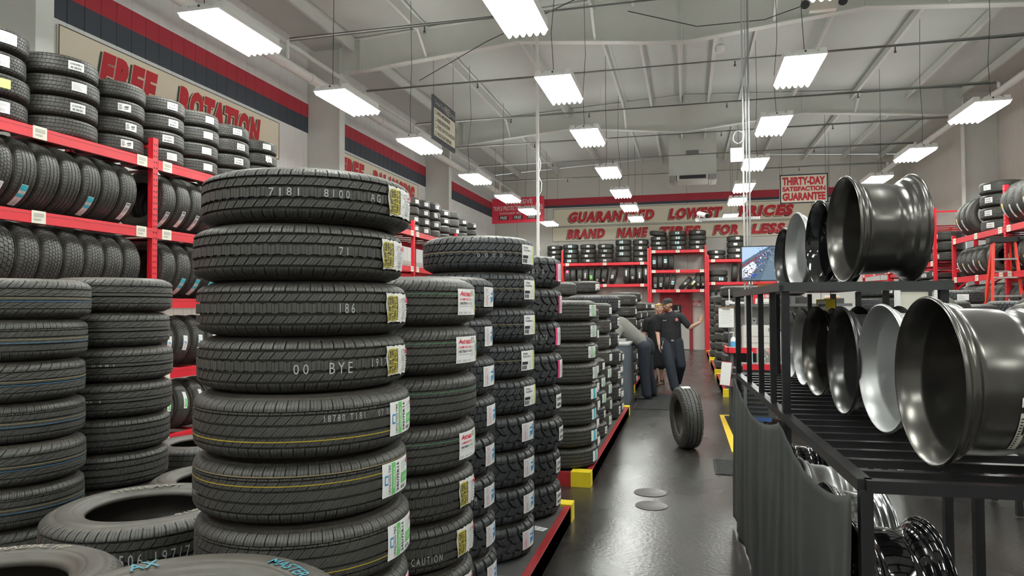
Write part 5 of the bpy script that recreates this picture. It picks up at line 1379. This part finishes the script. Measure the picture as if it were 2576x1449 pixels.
m_ = MB(); m_.tube([(0, 0, 0), (0, 0, .062)], .022, 16); o = m_.obj('small_can', [mat('can_orange', (.8, .12, .04), .4)], smooth=True); o.location = (1.29, 10.35, 1.641); tag(o, 'small orange red can on the top shelf', 'can')
for i, (x, wd, h_, c, lab) in enumerate([(1.42, .05, .10, (.10, .10, .11), 'small dark upright box on the top shelf'), (1.58, .14, .09, (.03, .03, .03), 'black radio box on the top shelf'), (1.78, .1, .045, (.05, .05, .05), 'flat black device on the top shelf')]):
    m_ = MB(); m_.box(-wd / 2, wd / 2, -.05, .05, 0, h_); m_.box(-wd / 2 + .01, wd / 2 - .01, -.053, -.05, h_ * .3, h_ * .7)
    o = m_.obj('shelf_box', [mat('shelf_box_%d' % i, c, .5)]); o.location = (x, 10.36, 1.64); tag(o, lab, 'box')
m_ = MB(); m_.box(-.09, .09, -.05, .05, 0, .04, 0); m_.box(-.085, .085, -.052, -.05, .004, .018, 1)
o = m_.obj('tape_box', [PAPER, LB['orange']]); o.location = (1.92, 10.36, 1.71); tag(o, 'white and orange carton above the dark boxes on the shelf', 'carton')
m_ = MB(); m_.box(-.12, .12, -.05, .05, 0, .07); o = m_.obj('shelf_box', [mat('shelf_box_9', (.04, .04, .04), .5)]); o.location = (1.95, 10.36, 1.64); tag(o, 'black case under the white and orange carton', 'box')
m_ = MB(); m_.box(-.07, .07, -.004, 0, -.05, .05, 0)
for k in range(4): m_.box(.0 - .07, .07, -.006, -.004, -.045 + k * .026, -.033 + k * .026, 1)
m_.box(-.07, -.0, -.008, -.006, .0, .05, 2)
o = m_.obj('small_flag', [PAPER, LETTER_RED, mat('flag_blue', (.03, .06, .25), .5)]); o.location = (1.60, 10.66, 1.40); o.rotation_euler = (0, math.radians(-18), 0); tag(o, 'small striped flag pinned to the panel behind the desk', 'flag')
m_ = MB(); m_.box(-.03, .03, -.03, 0, -.06, .06, 0); m_.box(-.012, .012, -.033, -.03, .01, .03, 1); m_.tube([(0, -.01, -.06), (.0, -.01, -.12), (-.03, -.01, -.2)], .005, 5, 1)
o = m_.obj('wall_switch_box', [WHITE, DARK]); o.location = (.93, 10.67, 1.38); tag(o, 'small white switch box on the panel behind the desk', 'switch')
m_ = MB(); m_.box(-.003, .003, -.10, .10, -.20, .13, 0); m_.box(-.005, -.003, -.095, .095, -.19, .12, 1)
o = m_.obj('hanging_clipboard', [mat('red_board', (.45, .03, .05), .5), PAPER]); o.location = (.5, 9.95, .72); o.rotation_euler = (0, math.radians(8), math.radians(40)); tag(o, 'red edged clipboard hanging on the desk side', 'clipboard')
m_ = MB(); m_.lathe([(0, .001), (0, .03), (.16, .03), (.17, .02), (.18, .012), (.2, .012), (.2, .001)], 20); o = m_.obj('spray_bottle', [mat('bottle_pale_blue', (.45, .62, .68), .4)], smooth=True); o.location = (.80, 9.74, .836); tag(o, 'pale blue bottle beside the clear jar', 'bottle')
m_ = MB(); m_.lathe([(0, .001), (0, .04), (.11, .04), (.11, .001)], 20, 0, Matrix.Rotation(PI / 2, 4, 'Y') @ Matrix.Translation((-.04, 0, 0))); o = m_.obj('metal_canister', [CHROME], smooth=True); o.location = (1.09, 9.90, .836); tag(o, 'small chrome canister lying between jar and notice', 'canister')
m_ = MB(); m_.box(-.14, .14, -.004, 0, -.05, .07, 0); m_.box(-.12, .06, -.0055, -.004, .0, .03, 1); o = m_.obj('product_leaflet', [mat('leaflet_orange', (.75, .25, .05), .5), mat('leaflet_green', (.30, .50, .08), .5)]); o.location = (1.10, 10.35, 1.855); tag(o, 'orange and green leaflet standing behind the carton below the television', 'leaflet')
# grey counter by the bending man
root = empty('work_counter', (-1.28, 12.05, 0), 0, 'dark grey work counter the bending man leans on', 'counter')
m_ = MB(); m_.box(-.55, .33, -.7, .6, 0, .98, 0); m_.obj('body', [mat('counter_slate', (.10, .12, .14), .5)], root)
m_ = MB(); m_.box(-.56, .35, -.71, .61, .98, 1.01); m_.obj('top', [mat('counter_light_top', (.40, .40, .39), .4)], root)
m_ = MB(); m_.box(.05, .25, -.1, .2, 1.01, 1.06); m_.obj('tool_tray', [GALV], root)
# ------------------------------------------------------------------ people
def capsule(mb, p0, r0, p1, r1, n=14, fl=1.0, ax=None, mi=0):
    """tapered rounded limb; fl flattens it along axis ax"""
    p0 = Vector(p0); p1 = Vector(p1); d = p1 - p0; L = max(d.length, 1e-5); d = d / L
    ref = Vector(ax) if ax else (Vector((0, 1, 0)) if abs(d.y) < .9 else Vector((1, 0, 0)))
    x = d.cross(ref).normalized(); y = x.cross(d).normalized()
    prof = []
    for k in range(5): a = PI / 2 * (1 - k / 4.0); prof.append((-math.sin(a) * r0, math.cos(a) * r0))
    for k in range(5): a = PI / 2 * k / 4.0; prof.append((L + math.sin(a) * r1, math.cos(a) * r1))
    o = len(mb.v)
    for t, r in prof:
        r = max(r, 1e-4)
        for k in range(n):
            a = 2 * PI * k / n
            mb.v.append(p0 + d * t + x * (r * math.cos(a)) + y * (r * fl * math.sin(a)))
    for i in range(len(prof) - 1):
        for k in range(n):
            k2 = (k + 1) % n; mb.f.append([o + i * n + k, o + i * n + k2, o + (i + 1) * n + k2, o + (i + 1) * n + k]); mb.m.append(mi)
    mb.f.append([o + k for k in range(n)][::-1]); mb.m.append(mi)
    e = o + (len(prof) - 1) * n; mb.f.append([e + k for k in range(n)]); mb.m.append(mi)
def ball(mb, c, rx, ry, rz, R_=None, n=18):
    o = len(mb.v); c = Vector(c); m = 12
    for i in range(m + 1):
        t = PI * i / m
        for k in range(n):
            a = 2 * PI * k / n
            p = Vector((rx * math.sin(t) * math.cos(a), ry * math.sin(t) * math.sin(a), rz * math.cos(t)))
            if i in (0, m): p += Vector((1e-4 * math.cos(a), 1e-4 * math.sin(a), 0))
            mb.v.append(c + (R_ @ p if R_ else p))
    for i in range(m):
        for k in range(n):
            k2 = (k + 1) % n; mb.f.append([o + i * n + k, o + (i + 1) * n + k, o + (i + 1) * n + k2, o + i * n + k2]); mb.m.append(0)
def fuse(mb, name, m_, parent, vox=.009, smooth=4):
    """melt overlapping volumes into one continuous surface"""
    tmp = bpy.data.objects.new('t', mb.mesh('t', [m_])); C.objects.link(tmp)
    r = tmp.modifiers.new('r', 'REMESH'); r.mode = 'VOXEL'; r.voxel_size = vox; r.use_smooth_shade = True
    s_ = tmp.modifiers.new('s', 'SMOOTH'); s_.factor = .5; s_.iterations = smooth
    dg = bpy.context.evaluated_depsgraph_get()
    me = bpy.data.meshes.new_from_object(tmp.evaluated_get(dg)); me.name = name
    bpy.data.objects.remove(tmp)
    me.materials.clear(); me.materials.append(m_)
    me.polygons.foreach_set('use_smooth', [True] * len(me.polygons))
    o = bpy.data.objects.new(name, me); C.objects.link(o); o.parent = parent
    return o
SKIN = mat('skin_fair', (.56, .33, .24), .5); SKIN2 = mat('skin_tan', (.46, .26, .18), .5)
POLO = mat('black_shirt', (.010, .011, .012), .85, bump=(90, .15)); NAVYP = mat('navy_trousers', (.012, .016, .026), .85, bump=(60, .2)); GREYS = mat('grey_shirt', (.17, .165, .15), .9, bump=(70, .2))
HAIRG = mat('ginger_hair', (.20, .085, .035), .8, bump=(200, .5)); HAIRB = mat('brown_hair', (.10, .06, .035), .8); BOOT = mat('brown_boot', (.075, .042, .025), .6, noise=(20, .3)); SHOE = mat('black_shoe', (.012, .012, .013), .5)
def head_geo(mb, c, R_, s=1.0):
    """skull, jaw, nose, ears, neck root around c; local -Y is the face"""
    P_ = lambda x, y, z: Vector(c) + R_ @ (Vector((x, y, z)) * s)
    ball(mb, P_(0, .012, .025), .076 * s, .095 * s, .098 * s, R_)
    ball(mb, P_(0, -.022, -.045), .058 * s, .068 * s, .062 * s, R_)
    capsule(mb, P_(0, -.088, .012), .009 * s, P_(0, -.107, -.018), .014 * s, 8)      # nose
    capsule(mb, P_(-.030, -.072, .030), .012 * s, P_(.030, -.072, .030), .012 * s, 8)  # brow
    capsule(mb, P_(-.02, -.083, -.052), .008 * s, P_(.02, -.083, -.052), .008 * s, 8)  # lips
    ball(mb, P_(0, -.078, -.088), .022 * s, .018 * s, .018 * s, R_)                   # chin
    for sx in (-1, 1):
        ball(mb, P_(sx * .045, -.055, -.012), .024 * s, .026 * s, .022 * s, R_)      # cheeks
        ball(mb, P_(sx * .080, .012, .0), .009 * s, .018 * s, .032 * s, R_)          # ears
def face_parts(c, R_, parent, hair, s=1.0, beard=False):
    P_ = lambda x, y, z: Vector(c) + R_ @ (Vector((x, y, z)) * s)
    for sx in (-1, 1):
        e = MB(); ball(e, P_(sx * .030, -.077, .008), .0125 * s, .008 * s, .008 * s, R_, 10); eo = e.obj('eye', [mat('eye_white', (.6, .58, .55), .3)], parent, smooth=True)
        e = MB(); ball(e, P_(sx * .030, -.0845, .008), .0055 * s, .003 * s, .0055 * s, R_, 8); e.obj('iris', [mat('iris_dark', (.04, .04, .05), .2)], eo, smooth=True)
        e = MB(); capsule(e, P_(sx * .016, -.086, .036), .004 * s, P_(sx * .046, -.078, .036), .0035 * s, 6); e.obj('eyebrow', [hair], parent, smooth=True)
    e = MB(); capsule(e, P_(-.018, -.0925, -.053), .0045 * s, P_(.018, -.0925, -.053), .0045 * s, 6); e.obj('mouth', [mat('lip', (.36, .12, .10), .5)], parent, smooth=True)
    if beard:
        e = MB()
        ball(e, P_(0, -.050, -.088), .052 * s, .046 * s, .034 * s, R_)
        for sx in (-1, 1):
            capsule(e, P_(sx * .064, -.012, -.01), .013 * s, P_(sx * .050, -.045, -.075), .024 * s, 8); capsule(e, P_(sx * .022, -.086, -.040), .007 * s, P_(0, -.092, -.038), .007 * s, 6); capsule(e, P_(sx * .026, -.084, -.044), .007 * s, P_(sx * .030, -.074, -.075), .014 * s, 6)
        fuse(e, 'beard', hair, parent, .005, 2)
def cap_parts(c, R_, parent, m_, s=1.0, logo=True):
    P_ = lambda x, y, z: Vector(c) + R_ @ (Vector((x, y, z)) * s)
    e = MB()
    M = Matrix.Translation(P_(0, .010, .045)) @ R_.to_4x4() @ Matrix.Diagonal((s, s * 1.2, s, 1))
    e.lathe([(.0, .086), (.03, .086), (.055, .076), (.075, .055), (.086, .025), (.088, .004), (.088, .001)], 24, 0, M)
    co = e.obj('cap', [m_], parent, smooth=True)
    e = MB(); vs_ = []
    for i in range(9):
        a = PI * (i / 8.0)
        for q in (0, 1):
            rr = .082 if q == 0 else .155
            vs_.append(P_(.082 * math.cos(a) * (1 if q == 0 else .88), -.012 - (rr - .0) * math.sin(a) ** .8 * (1 if q else .98) * 1.0, .052 - .022 * math.sin(a) * q))
    e.add(vs_, [(2 * i, 2 * i + 1, 2 * i + 3, 2 * i + 2) for i in range(8)])
    bo = e.obj('visor', [m_], co, smooth=True); so = bo.modifiers.new('t', 'SOLIDIFY'); so.thickness = .005
def hand(mb, wrist, d, palm_n, curl=.35, side_=1, s=1.0):
    """five fingers on a palm; d = direction of the fingers, palm_n = palm normal, side_ = thumb side"""
    w = Vector(wrist); d = Vector(d).normalized(); n = Vector(palm_n); n = (n - d * n.dot(d)).normalized(); x = d.cross(n) * side_
    capsule(mb, w, .026 * s, w + d * .045 * s, .030 * s, 12, .6, n)
    capsule(mb, w + d * .045 * s + x * .012, .022 * s, w + d * .082 * s + x * .014 * s, .020 * s, 12, .6, n); capsule(mb, w + d * .045 * s - x * .012, .022 * s, w + d * .080 * s - x * .014 * s, .019 * s, 12, .6, n)
    for k, (off, L) in enumerate(((.028, .068), (.010, .078), (-.009, .073), (-.027, .056))):
        p = w + d * (.088 - .006 * abs(k - 1)) * s + x * off * s; cd = d
        for j, fr in enumerate((.45, .32, .23)):
            ang = curl * (j + .5 + .15 * k); cd = (d * math.cos(ang) + n * math.sin(ang) + x * (.06 * (1.5 - k))).normalized(); q = p + cd * L * fr * s
            capsule(mb, p, (.0095 - .0008 * j) * s, q, (.0088 - .0008 * j) * s, 8); p = q
    p = w + d * .025 * s + x * .026 * s; cd = (d * .55 + x * .75 + n * .2).normalized(); q = p + cd * .038 * s; capsule(mb, p, .013 * s, q, .0105 * s, 8)
    q2 = q + (d * .85 + x * .35 + n * .25).normalized() * .032 * s; capsule(mb, q, .0105 * s, q2, .0085 * s, 8)
def shoe(parent, ank, d, m_, L=.27, nm='shoe', high=.0):
    e = MB(); a = Vector(ank); d = Vector(d); d.z = 0; d.normalize(); b = Vector((a.x, a.y, 0))
    capsule(e, b - d * .045 + Vector((0, 0, .045)), .042, b + d * (L - .13) + Vector((0, 0, .036)), .038, 14, .95); capsule(e, b + d * (L - .14) + Vector((0, 0, .034)), .044, b + d * (L - .09) + Vector((0, 0, .030)), .034, 14, .8)
    capsule(e, b - d * .01 + Vector((0, 0, .06)), .046, a + Vector((0, 0, .01 + high)), .044, 12)
    o = fuse(e, nm, m_, parent, .008, 2)
    e = MB(); sd = Vector((d.y, -d.x, 0))
    e.add([b - d * .09 - sd * .036 + Vector((0, 0, z)) for z in (.0, .022)] + [b - d * .09 + sd * .036 + Vector((0, 0, z)) for z in (.0, .022)] + [b + d * (L - .07) + sd * .040 + Vector((0, 0, z)) for z in (.0, .022)] + [b + d * (L - .07) - sd * .040 + Vector((0, 0, z)) for z in (.0, .022)],
          [(0, 2, 4, 6), (7, 5, 3, 1), (0, 1, 3, 2), (2, 3, 5, 4), (4, 5, 7, 6), (6, 7, 1, 0)])
    e.obj('sole', [mat('sole_tan', (.22, .17, .11), .7) if high else BLACK], o)

# walking man in black shirt, facing the viewer, head turned to his right
PX, PY = -.31, 13.6
def W_(x, y, z): return Vector((PX + x, PY + y, z))
Rh = Matrix.Rotation(math.radians(-42), 3, 'Z') @ Matrix.Rotation(math.radians(6), 3, 'X')
man = empty('person', (0, 0, 0), 0, 'bearded man in black polo and cap walking in the aisle with one arm out', 'person')
hd = W_(-.06, -.04, 1.635)
b = MB()
head_geo(b, hd, Rh, 1.0)
capsule(b, W_(-.05, .0, 1.56), .056, W_(-.01, .02, 1.44), .066)
capsule(b, W_(-.01, .02, 1.38), .15, W_(0, .02, 1.15), .14, 16, .62, (0, 1, 0)); capsule(b, W_(0, .02, 1.15), .14, W_(.01, .02, .98), .145, 16, .68, (0, 1, 0))
shR, shL = W_(-.20, .01, 1.395), W_(.185, .02, 1.415)
elR, haR = W_(-.255, .03, 1.12), W_(-.225, -.09, .885)
elL, haL = W_(.345, -.02, 1.205), W_(.535, -.14, 1.31)
for sh, el, wr in ((shR, elR, haR), (shL, elL, haL)):
    capsule(b, sh, .058, el, .043); capsule(b, el, .043, wr, .027)
capsule(b, shR, .055, shL, .055)
hand(b, haR, (.10, -.05, -1), (1, -.2, 0), .28, -1)
hand(b, haL, (.25, -.10, 1), (-.2, -1, 0), .14, -1)
hipR, hipL = W_(-.10, .02, .93), W_(.10, .02, .93)
knR, anR = W_(-.02, -.16, .50), W_(.06, -.26, .10)
knL, anL = W_(.17, -.02, .50), W_(.10, .30, .16)
for h_, k_, a_ in ((hipR, knR, anR), (hipL, knL, anL)):
    capsule(b, h_, .088, k_, .056); capsule(b, k_, .056, a_, .038); capsule(b, a_, .035, a_ + Vector((0, -.01, -.04)), .034)
body = fuse(b, 'body', SKIN, man, .008, 3)
face_parts(hd, Rh, man, HAIRG, 1.0, True)
e = MB(); ball(e, hd + Rh @ Vector((0, .03, .012)), .078, .085, .080, Rh); fuse(e, 'hair', HAIRG, man, .008, 2)
cap_parts(hd, Rh, man, mat('black_cap', (.018, .018, .018), .8))
e = MB()
capsule(e, W_(-.01, .02, 1.35), .190, W_(0, .02, 1.15), .186, 18, .66, (0, 1, 0)); capsule(e, W_(0, .02, 1.15), .186, W_(.01, .02, 1.0), .184, 18, .70, (0, 1, 0))
capsule(e, W_(.01, .02, 1.0), .176, W_(.01, .02, .965), .165, 18, .72, (0, 1, 0))
capsule(e, W_(-.03, .015, 1.475), .07, W_(-.01, .02, 1.43), .085)
capsule(e, shR + Vector((.02, 0, 0)), .078, shL + Vector((-.02, 0, 0)), .078)
capsule(e, shR, .075, shR + (elR - shR) * .80, .066); capsule(e, shL, .075, shL + (elL - shL) * .82, .062)
shirt = fuse(e, 'polo_shirt', POLO, man, .009, 4)
e = MB(); M0 = face_negY(PX + .105, PY - .108, 1.36)
e.add([(.032 * math.cos(i_ * PI / 10), .036 * math.sin(i_ * PI / 10), 0) for i_ in range(20)], [list(range(20))], 0, M0); e.add([(.022 * math.cos(i_ * PI / 6), .024 * math.sin(i_ * PI / 6), .002) for i_ in range(12)], [list(range(12))], 1, M0)
for k, s_ in enumerate(('TOWN', 'FAIR', 'TIRE')): text_fit(e, s_, 0, .012 - .012 * k, .030, .009, .004, 2, M0, bold=.04)
e.obj('chest_logo', [mat('logo_maroon', (.30, .03, .05), .6), mat('logo_grey', (.5, .42, .42), .6), LETTER_RED], shirt)
e = MB(); text_fit(e, 'David', 0, 0, .06, .022, 0, 0, face_negY(PX - .12, PY - .112, 1.345), bold=.02); e.obj('name_stitching', [mat('thread', (.4, .4, .42), .6)], shirt)
e = MB()
capsule(e, W_(.0, .02, .965), .158, W_(0, .02, .90), .165, 18, .74, (0, 1, 0))
for h_, k_, a_ in ((hipR, knR, anR), (hipL, knL, anL)):
    capsule(e, h_, .124, k_, .098); capsule(e, k_, .098, a_ + Vector((0, 0, .0)), .084)
tr = fuse(e, 'trousers', NAVYP, man, .009, 4)
e = MB(); e.lathe([(.0, .1665), (.035, .1665)], 40, 0, Matrix.Translation((PX, PY + .02, .945)) @ Matrix.Diagonal((1, .76, 1, 1))); bl = e.obj('belt', [BLACK], man, smooth=True)
e = MB(); e.box(PX - .0, PX + .05, PY - .122, PY - .112, .948, .985); e.obj('buckle', [CHROME], bl)
e = MB(); e.tube([(PX - .145, PY - .09, .955), (PX - .155, PY - .11, .90), (PX - .17, PY - .11, .86)], .006, 6); e.box(PX - .185, PX - .16, PY - .12, PY - .105, .80, .86); e.obj('key_ring', [GALV], man)
shoe(man, anR, (.1, -1, 0), SHOE); 
e = MB(); capsule(e, anL + Vector((0, .03, -.02)), .045, anL + Vector((.0, -.13, -.10)), .035, 12, .8); fuse(e, 'shoe', SHOE, man, .008, 2)

# second man behind, black shirt, shorts and brown boots
QX, QY = -.66, 14.35
def V_(x, y, z): return Vector((QX + x, QY + y, z))
m2 = empty('person', (0, 0, 0), 0, 'man in black shirt, long black shorts and brown boots standing behind the bearded man', 'person')
Rh2 = Matrix.Rotation(math.radians(12), 3, 'Z'); hd2 = V_(.10, -.02, 1.56)
b = MB(); head_geo(b, hd2, Rh2, .98); capsule(b, V_(.09, .0, 1.48), .054, V_(.06, .02, 1.38), .064)
capsule(b, V_(.04, .02, 1.30), .14, V_(.03, .02, 1.0), .14, 16, .64, (0, 1, 0))
s1, s2 = V_(-.14, .0, 1.32), V_(.22, .02, 1.32); e1, h1 = V_(-.20, .0, 1.06), V_(-.22, -.14, .90); e2, h2 = V_(.28, .04, 1.06), V_(.26, -.04, .86)
for sh, el, wr in ((s1, e1, h1), (s2, e2, h2)): capsule(b, sh, .055, el, .042); capsule(b, el, .042, wr, .027)
hand(b, h1, (.0, -.3, -1), (1, 0, 0), .5, -1); hand(b, h2, (0, -.1, -1), (-1, 0, 0), .3, 1)
LG = ((V_(-.06, .02, .88), V_(-.03, -.03, .47), V_(.02, .03, .12)), (V_(.12, .02, .88), V_(.13, .02, .47), V_(.14, .10, .12)))
for h_, k_, a_ in LG: capsule(b, h_, .088, k_, .056); capsule(b, k_ + Vector((0, .01, -.06)), .054, a_, .038)
fuse(b, 'body', SKIN2, m2, .008, 3); face_parts(hd2, Rh2, m2, HAIRB, .98)
e = MB(); ball(e, hd2 + Vector((0, .025, .045)), .080, .092, .078, Rh2); fuse(e, 'hair', HAIRB, m2, .007, 2)
e = MB(); e.tube([hd2 + Vector((.07 * math.sin(t), -.085 * math.cos(t) - .0, .085 + .008 * math.sin(t * 3))) for t in [-1.4 + .2 * i_ for i_ in range(15)]], .009, 6); e.obj('yellow_glasses', [mat('lens_yellow', (.75, .60, .03), .3)], m2, smooth=True)
e = MB(); capsule(e, V_(.04, .02, 1.29), .165, V_(.03, .02, .96), .165, 16, .68, (0, 1, 0)); capsule(e, s1, .072, s2, .072); capsule(e, s1, .072, s1 + (e1 - s1) * .7, .062); capsule(e, s2, .072, s2 + (e2 - s2) * .7, .062); capsule(e, V_(.08, .01, 1.42), .068, V_(.05, .02, 1.36), .08)
fuse(e, 'shirt', POLO, m2, .009, 4)
e = MB(); capsule(e, V_(.03, .02, .93), .16, V_(.03, .02, .86), .16, 16, .76, (0, 1, 0))
for h_, k_, a_ in LG: capsule(e, h_, .118, k_ + Vector((0, 0, -.02)), .112)
fuse(e, 'shorts', mat('black_shorts', (.012, .013, .016), .9), m2, .009, 4)
shoe(m2, LG[0][2], (-.95, -.35, 0), BOOT, .28, 'boot', .07); shoe(m2, LG[1][2], (-.4, -.9, 0), BOOT, .28, 'boot', .07)

# bending man in grey shirt leaning over the counter to the left
m3 = empty('person', (0, 0, 0), 0, 'man in grey shirt and dark trousers bending over the grey counter', 'person')
BX_, BY_ = -.76, 12.35
def U_(x, y, z): return Vector((BX_ + x, BY_ + y, z))
Rh3 = Matrix.Rotation(math.radians(-85), 3, 'Z') @ Matrix.Rotation(math.radians(50), 3, 'X'); hd3 = U_(-.66, .05, 1.27)
hp = U_(.02, .05, .93); ch = U_(-.38, .06, 1.26)
b = MB(); head_geo(b, hd3, Rh3, 1.0); capsule(b, ch, .07, hd3, .056)
capsule(b, hp, .14, ch, .15, 16, .75, (0, 0, 1))
A1, A2, A3 = U_(-.40, -.14, 1.20), U_(-.46, -.24, 1.05), U_(-.60, -.14, 1.06); B1_, B2_, B3_ = U_(-.42, .24, 1.20), U_(-.50, .32, 1.08), U_(-.66, .22, 1.06)
for s_, e_, w_ in ((A1, A2, A3), (B1_, B2_, B3_)): capsule(b, s_, .056, e_, .043); capsule(b, e_, .043, w_, .028)
hand(b, A3, (-1, .1, -.05), (0, 0, -1), .3, 1); hand(b, B3_, (-1, -.1, -.05), (0, 0, -1), .3, -1)
LG3 = ((U_(.02, -.06, .90), U_(.02, -.10, .48), U_(.06, -.12, .10)), (U_(.03, .15, .90), U_(.08, .18, .48), U_(.14, .28, .10)))
for h_, k_, a_ in LG3: capsule(b, h_, .09, k_, .058); capsule(b, k_, .056, a_, .038)
fuse(b, 'body', SKIN, m3, .009, 3); face_parts(hd3, Rh3, m3, HAIRB)
e = MB(); ball(e, hd3 + Rh3 @ Vector((0, .03, .03)), .080, .09, .085, Rh3); fuse(e, 'hair', HAIRB, m3, .008, 2)
e = MB(); capsule(e, hp + Vector((-.02, 0, .03)), .150, ch, .198, 18, .82, (0, 0, 1)); capsule(e, A1, .078, A1 + (A2 - A1) * .8, .066); capsule(e, B1_, .078, B1_ + (B2_ - B1_) * .8, .066); capsule(e, A1, .075, B1_, .075); capsule(e, U_(-.26, -.02, 1.02), .05, U_(-.30, .1, 1.06), .06)
fuse(e, 'grey_shirt', GREYS, m3, .009, 4)
e = MB(); capsule(e, hp + Vector((.01, 0, .0)), .155, hp + Vector((.03, 0, -.05)), .15, 18, .85, (0, 1, 0))
for h_, k_, a_ in LG3: capsule(e, h_, .118, k_, .09); capsule(e, k_, .09, a_, .082)
fuse(e, 'trousers', NAVYP, m3, .009, 4)
shoe(m3, LG3[0][2], (-1, -.3, 0), SHOE); shoe(m3, LG3[1][2], (-.8, -.5, 0), SHOE)

# person in an olive cap working behind the wheel rack
m4 = empty('person', (0, 0, 0), 0, 'person in olive cap, mostly hidden behind the largest wheel rim', 'person')
CX_, CY_ = 2.20, 6.9
def Z_(x, y, z): return Vector((CX_ + x, CY_ + y, z))
Rh4 = Matrix.Rotation(math.radians(-30), 3, 'Z') @ Matrix.Rotation(math.radians(25), 3, 'X'); hd4 = Z_(0, -.02, 1.535)
b = MB(); head_geo(b, hd4, Rh4, 1.0); capsule(b, Z_(0, .02, 1.47), .056, Z_(.02, .05, 1.34), .066); capsule(b, Z_(.02, .05, 1.26), .15, Z_(.02, .05, .95), .145, 16, .66, (0, 1, 0))
AR = ((Z_(-.17, .04, 1.29), Z_(-.22, -.02, 1.03), Z_(-.12, -.22, 1.0)), (Z_(.20, .06, 1.29), Z_(.26, .0, 1.03), Z_(.16, -.22, 1.0)))
for i_, (s_, e_, w_) in enumerate(AR): capsule(b, s_, .056, e_, .043); capsule(b, e_, .043, w_, .028); hand(b, w_, (.0, -1, .1), (0, 0, -1), .4, 1 if i_ == 0 else -1)
LG4 = ((Z_(-.08, .05, .86), Z_(-.10, .0, .46), Z_(-.10, .06, .10)), (Z_(.12, .05, .86), Z_(.13, .0, .46), Z_(.13, .06, .10)))
for h_, k_, a_ in LG4: capsule(b, h_, .088, k_, .056); capsule(b, k_, .056, a_, .038)
fuse(b, 'body', SKIN, m4, .009, 3); face_parts(hd4, Rh4, m4, HAIRB)
e = MB(); ball(e, hd4 + Rh4 @ Vector((0, .03, .012)), .080, .088, .080, Rh4); fuse(e, 'hair', HAIRB, m4, .008, 2)
cap_parts(hd4, Rh4, m4, mat('olive_cap', (.07, .075, .055), .85))
e = MB(); capsule(e, Z_(.02, .05, 1.25), .175, Z_(.02, .05, .92), .17, 16, .70, (0, 1, 0)); capsule(e, AR[0][0], .074, AR[1][0], .074)
for s_, e_, w_ in AR: capsule(e, s_, .074, s_ + (e_ - s_) * .8, .062)
fuse(e, 'shirt', POLO, m4, .009, 4)
e = MB(); capsule(e, Z_(.02, .05, .90), .16, Z_(.02, .05, .84), .16, 16, .76, (0, 1, 0))
for h_, k_, a_ in LG4: capsule(e, h_, .115, k_, .088); capsule(e, k_, .088, a_, .078)
fuse(e, 'trousers', NAVYP, m4, .009, 4)
for h_, k_, a_ in LG4: shoe(m4, a_, (0, -1, 0), SHOE)

build_tires()
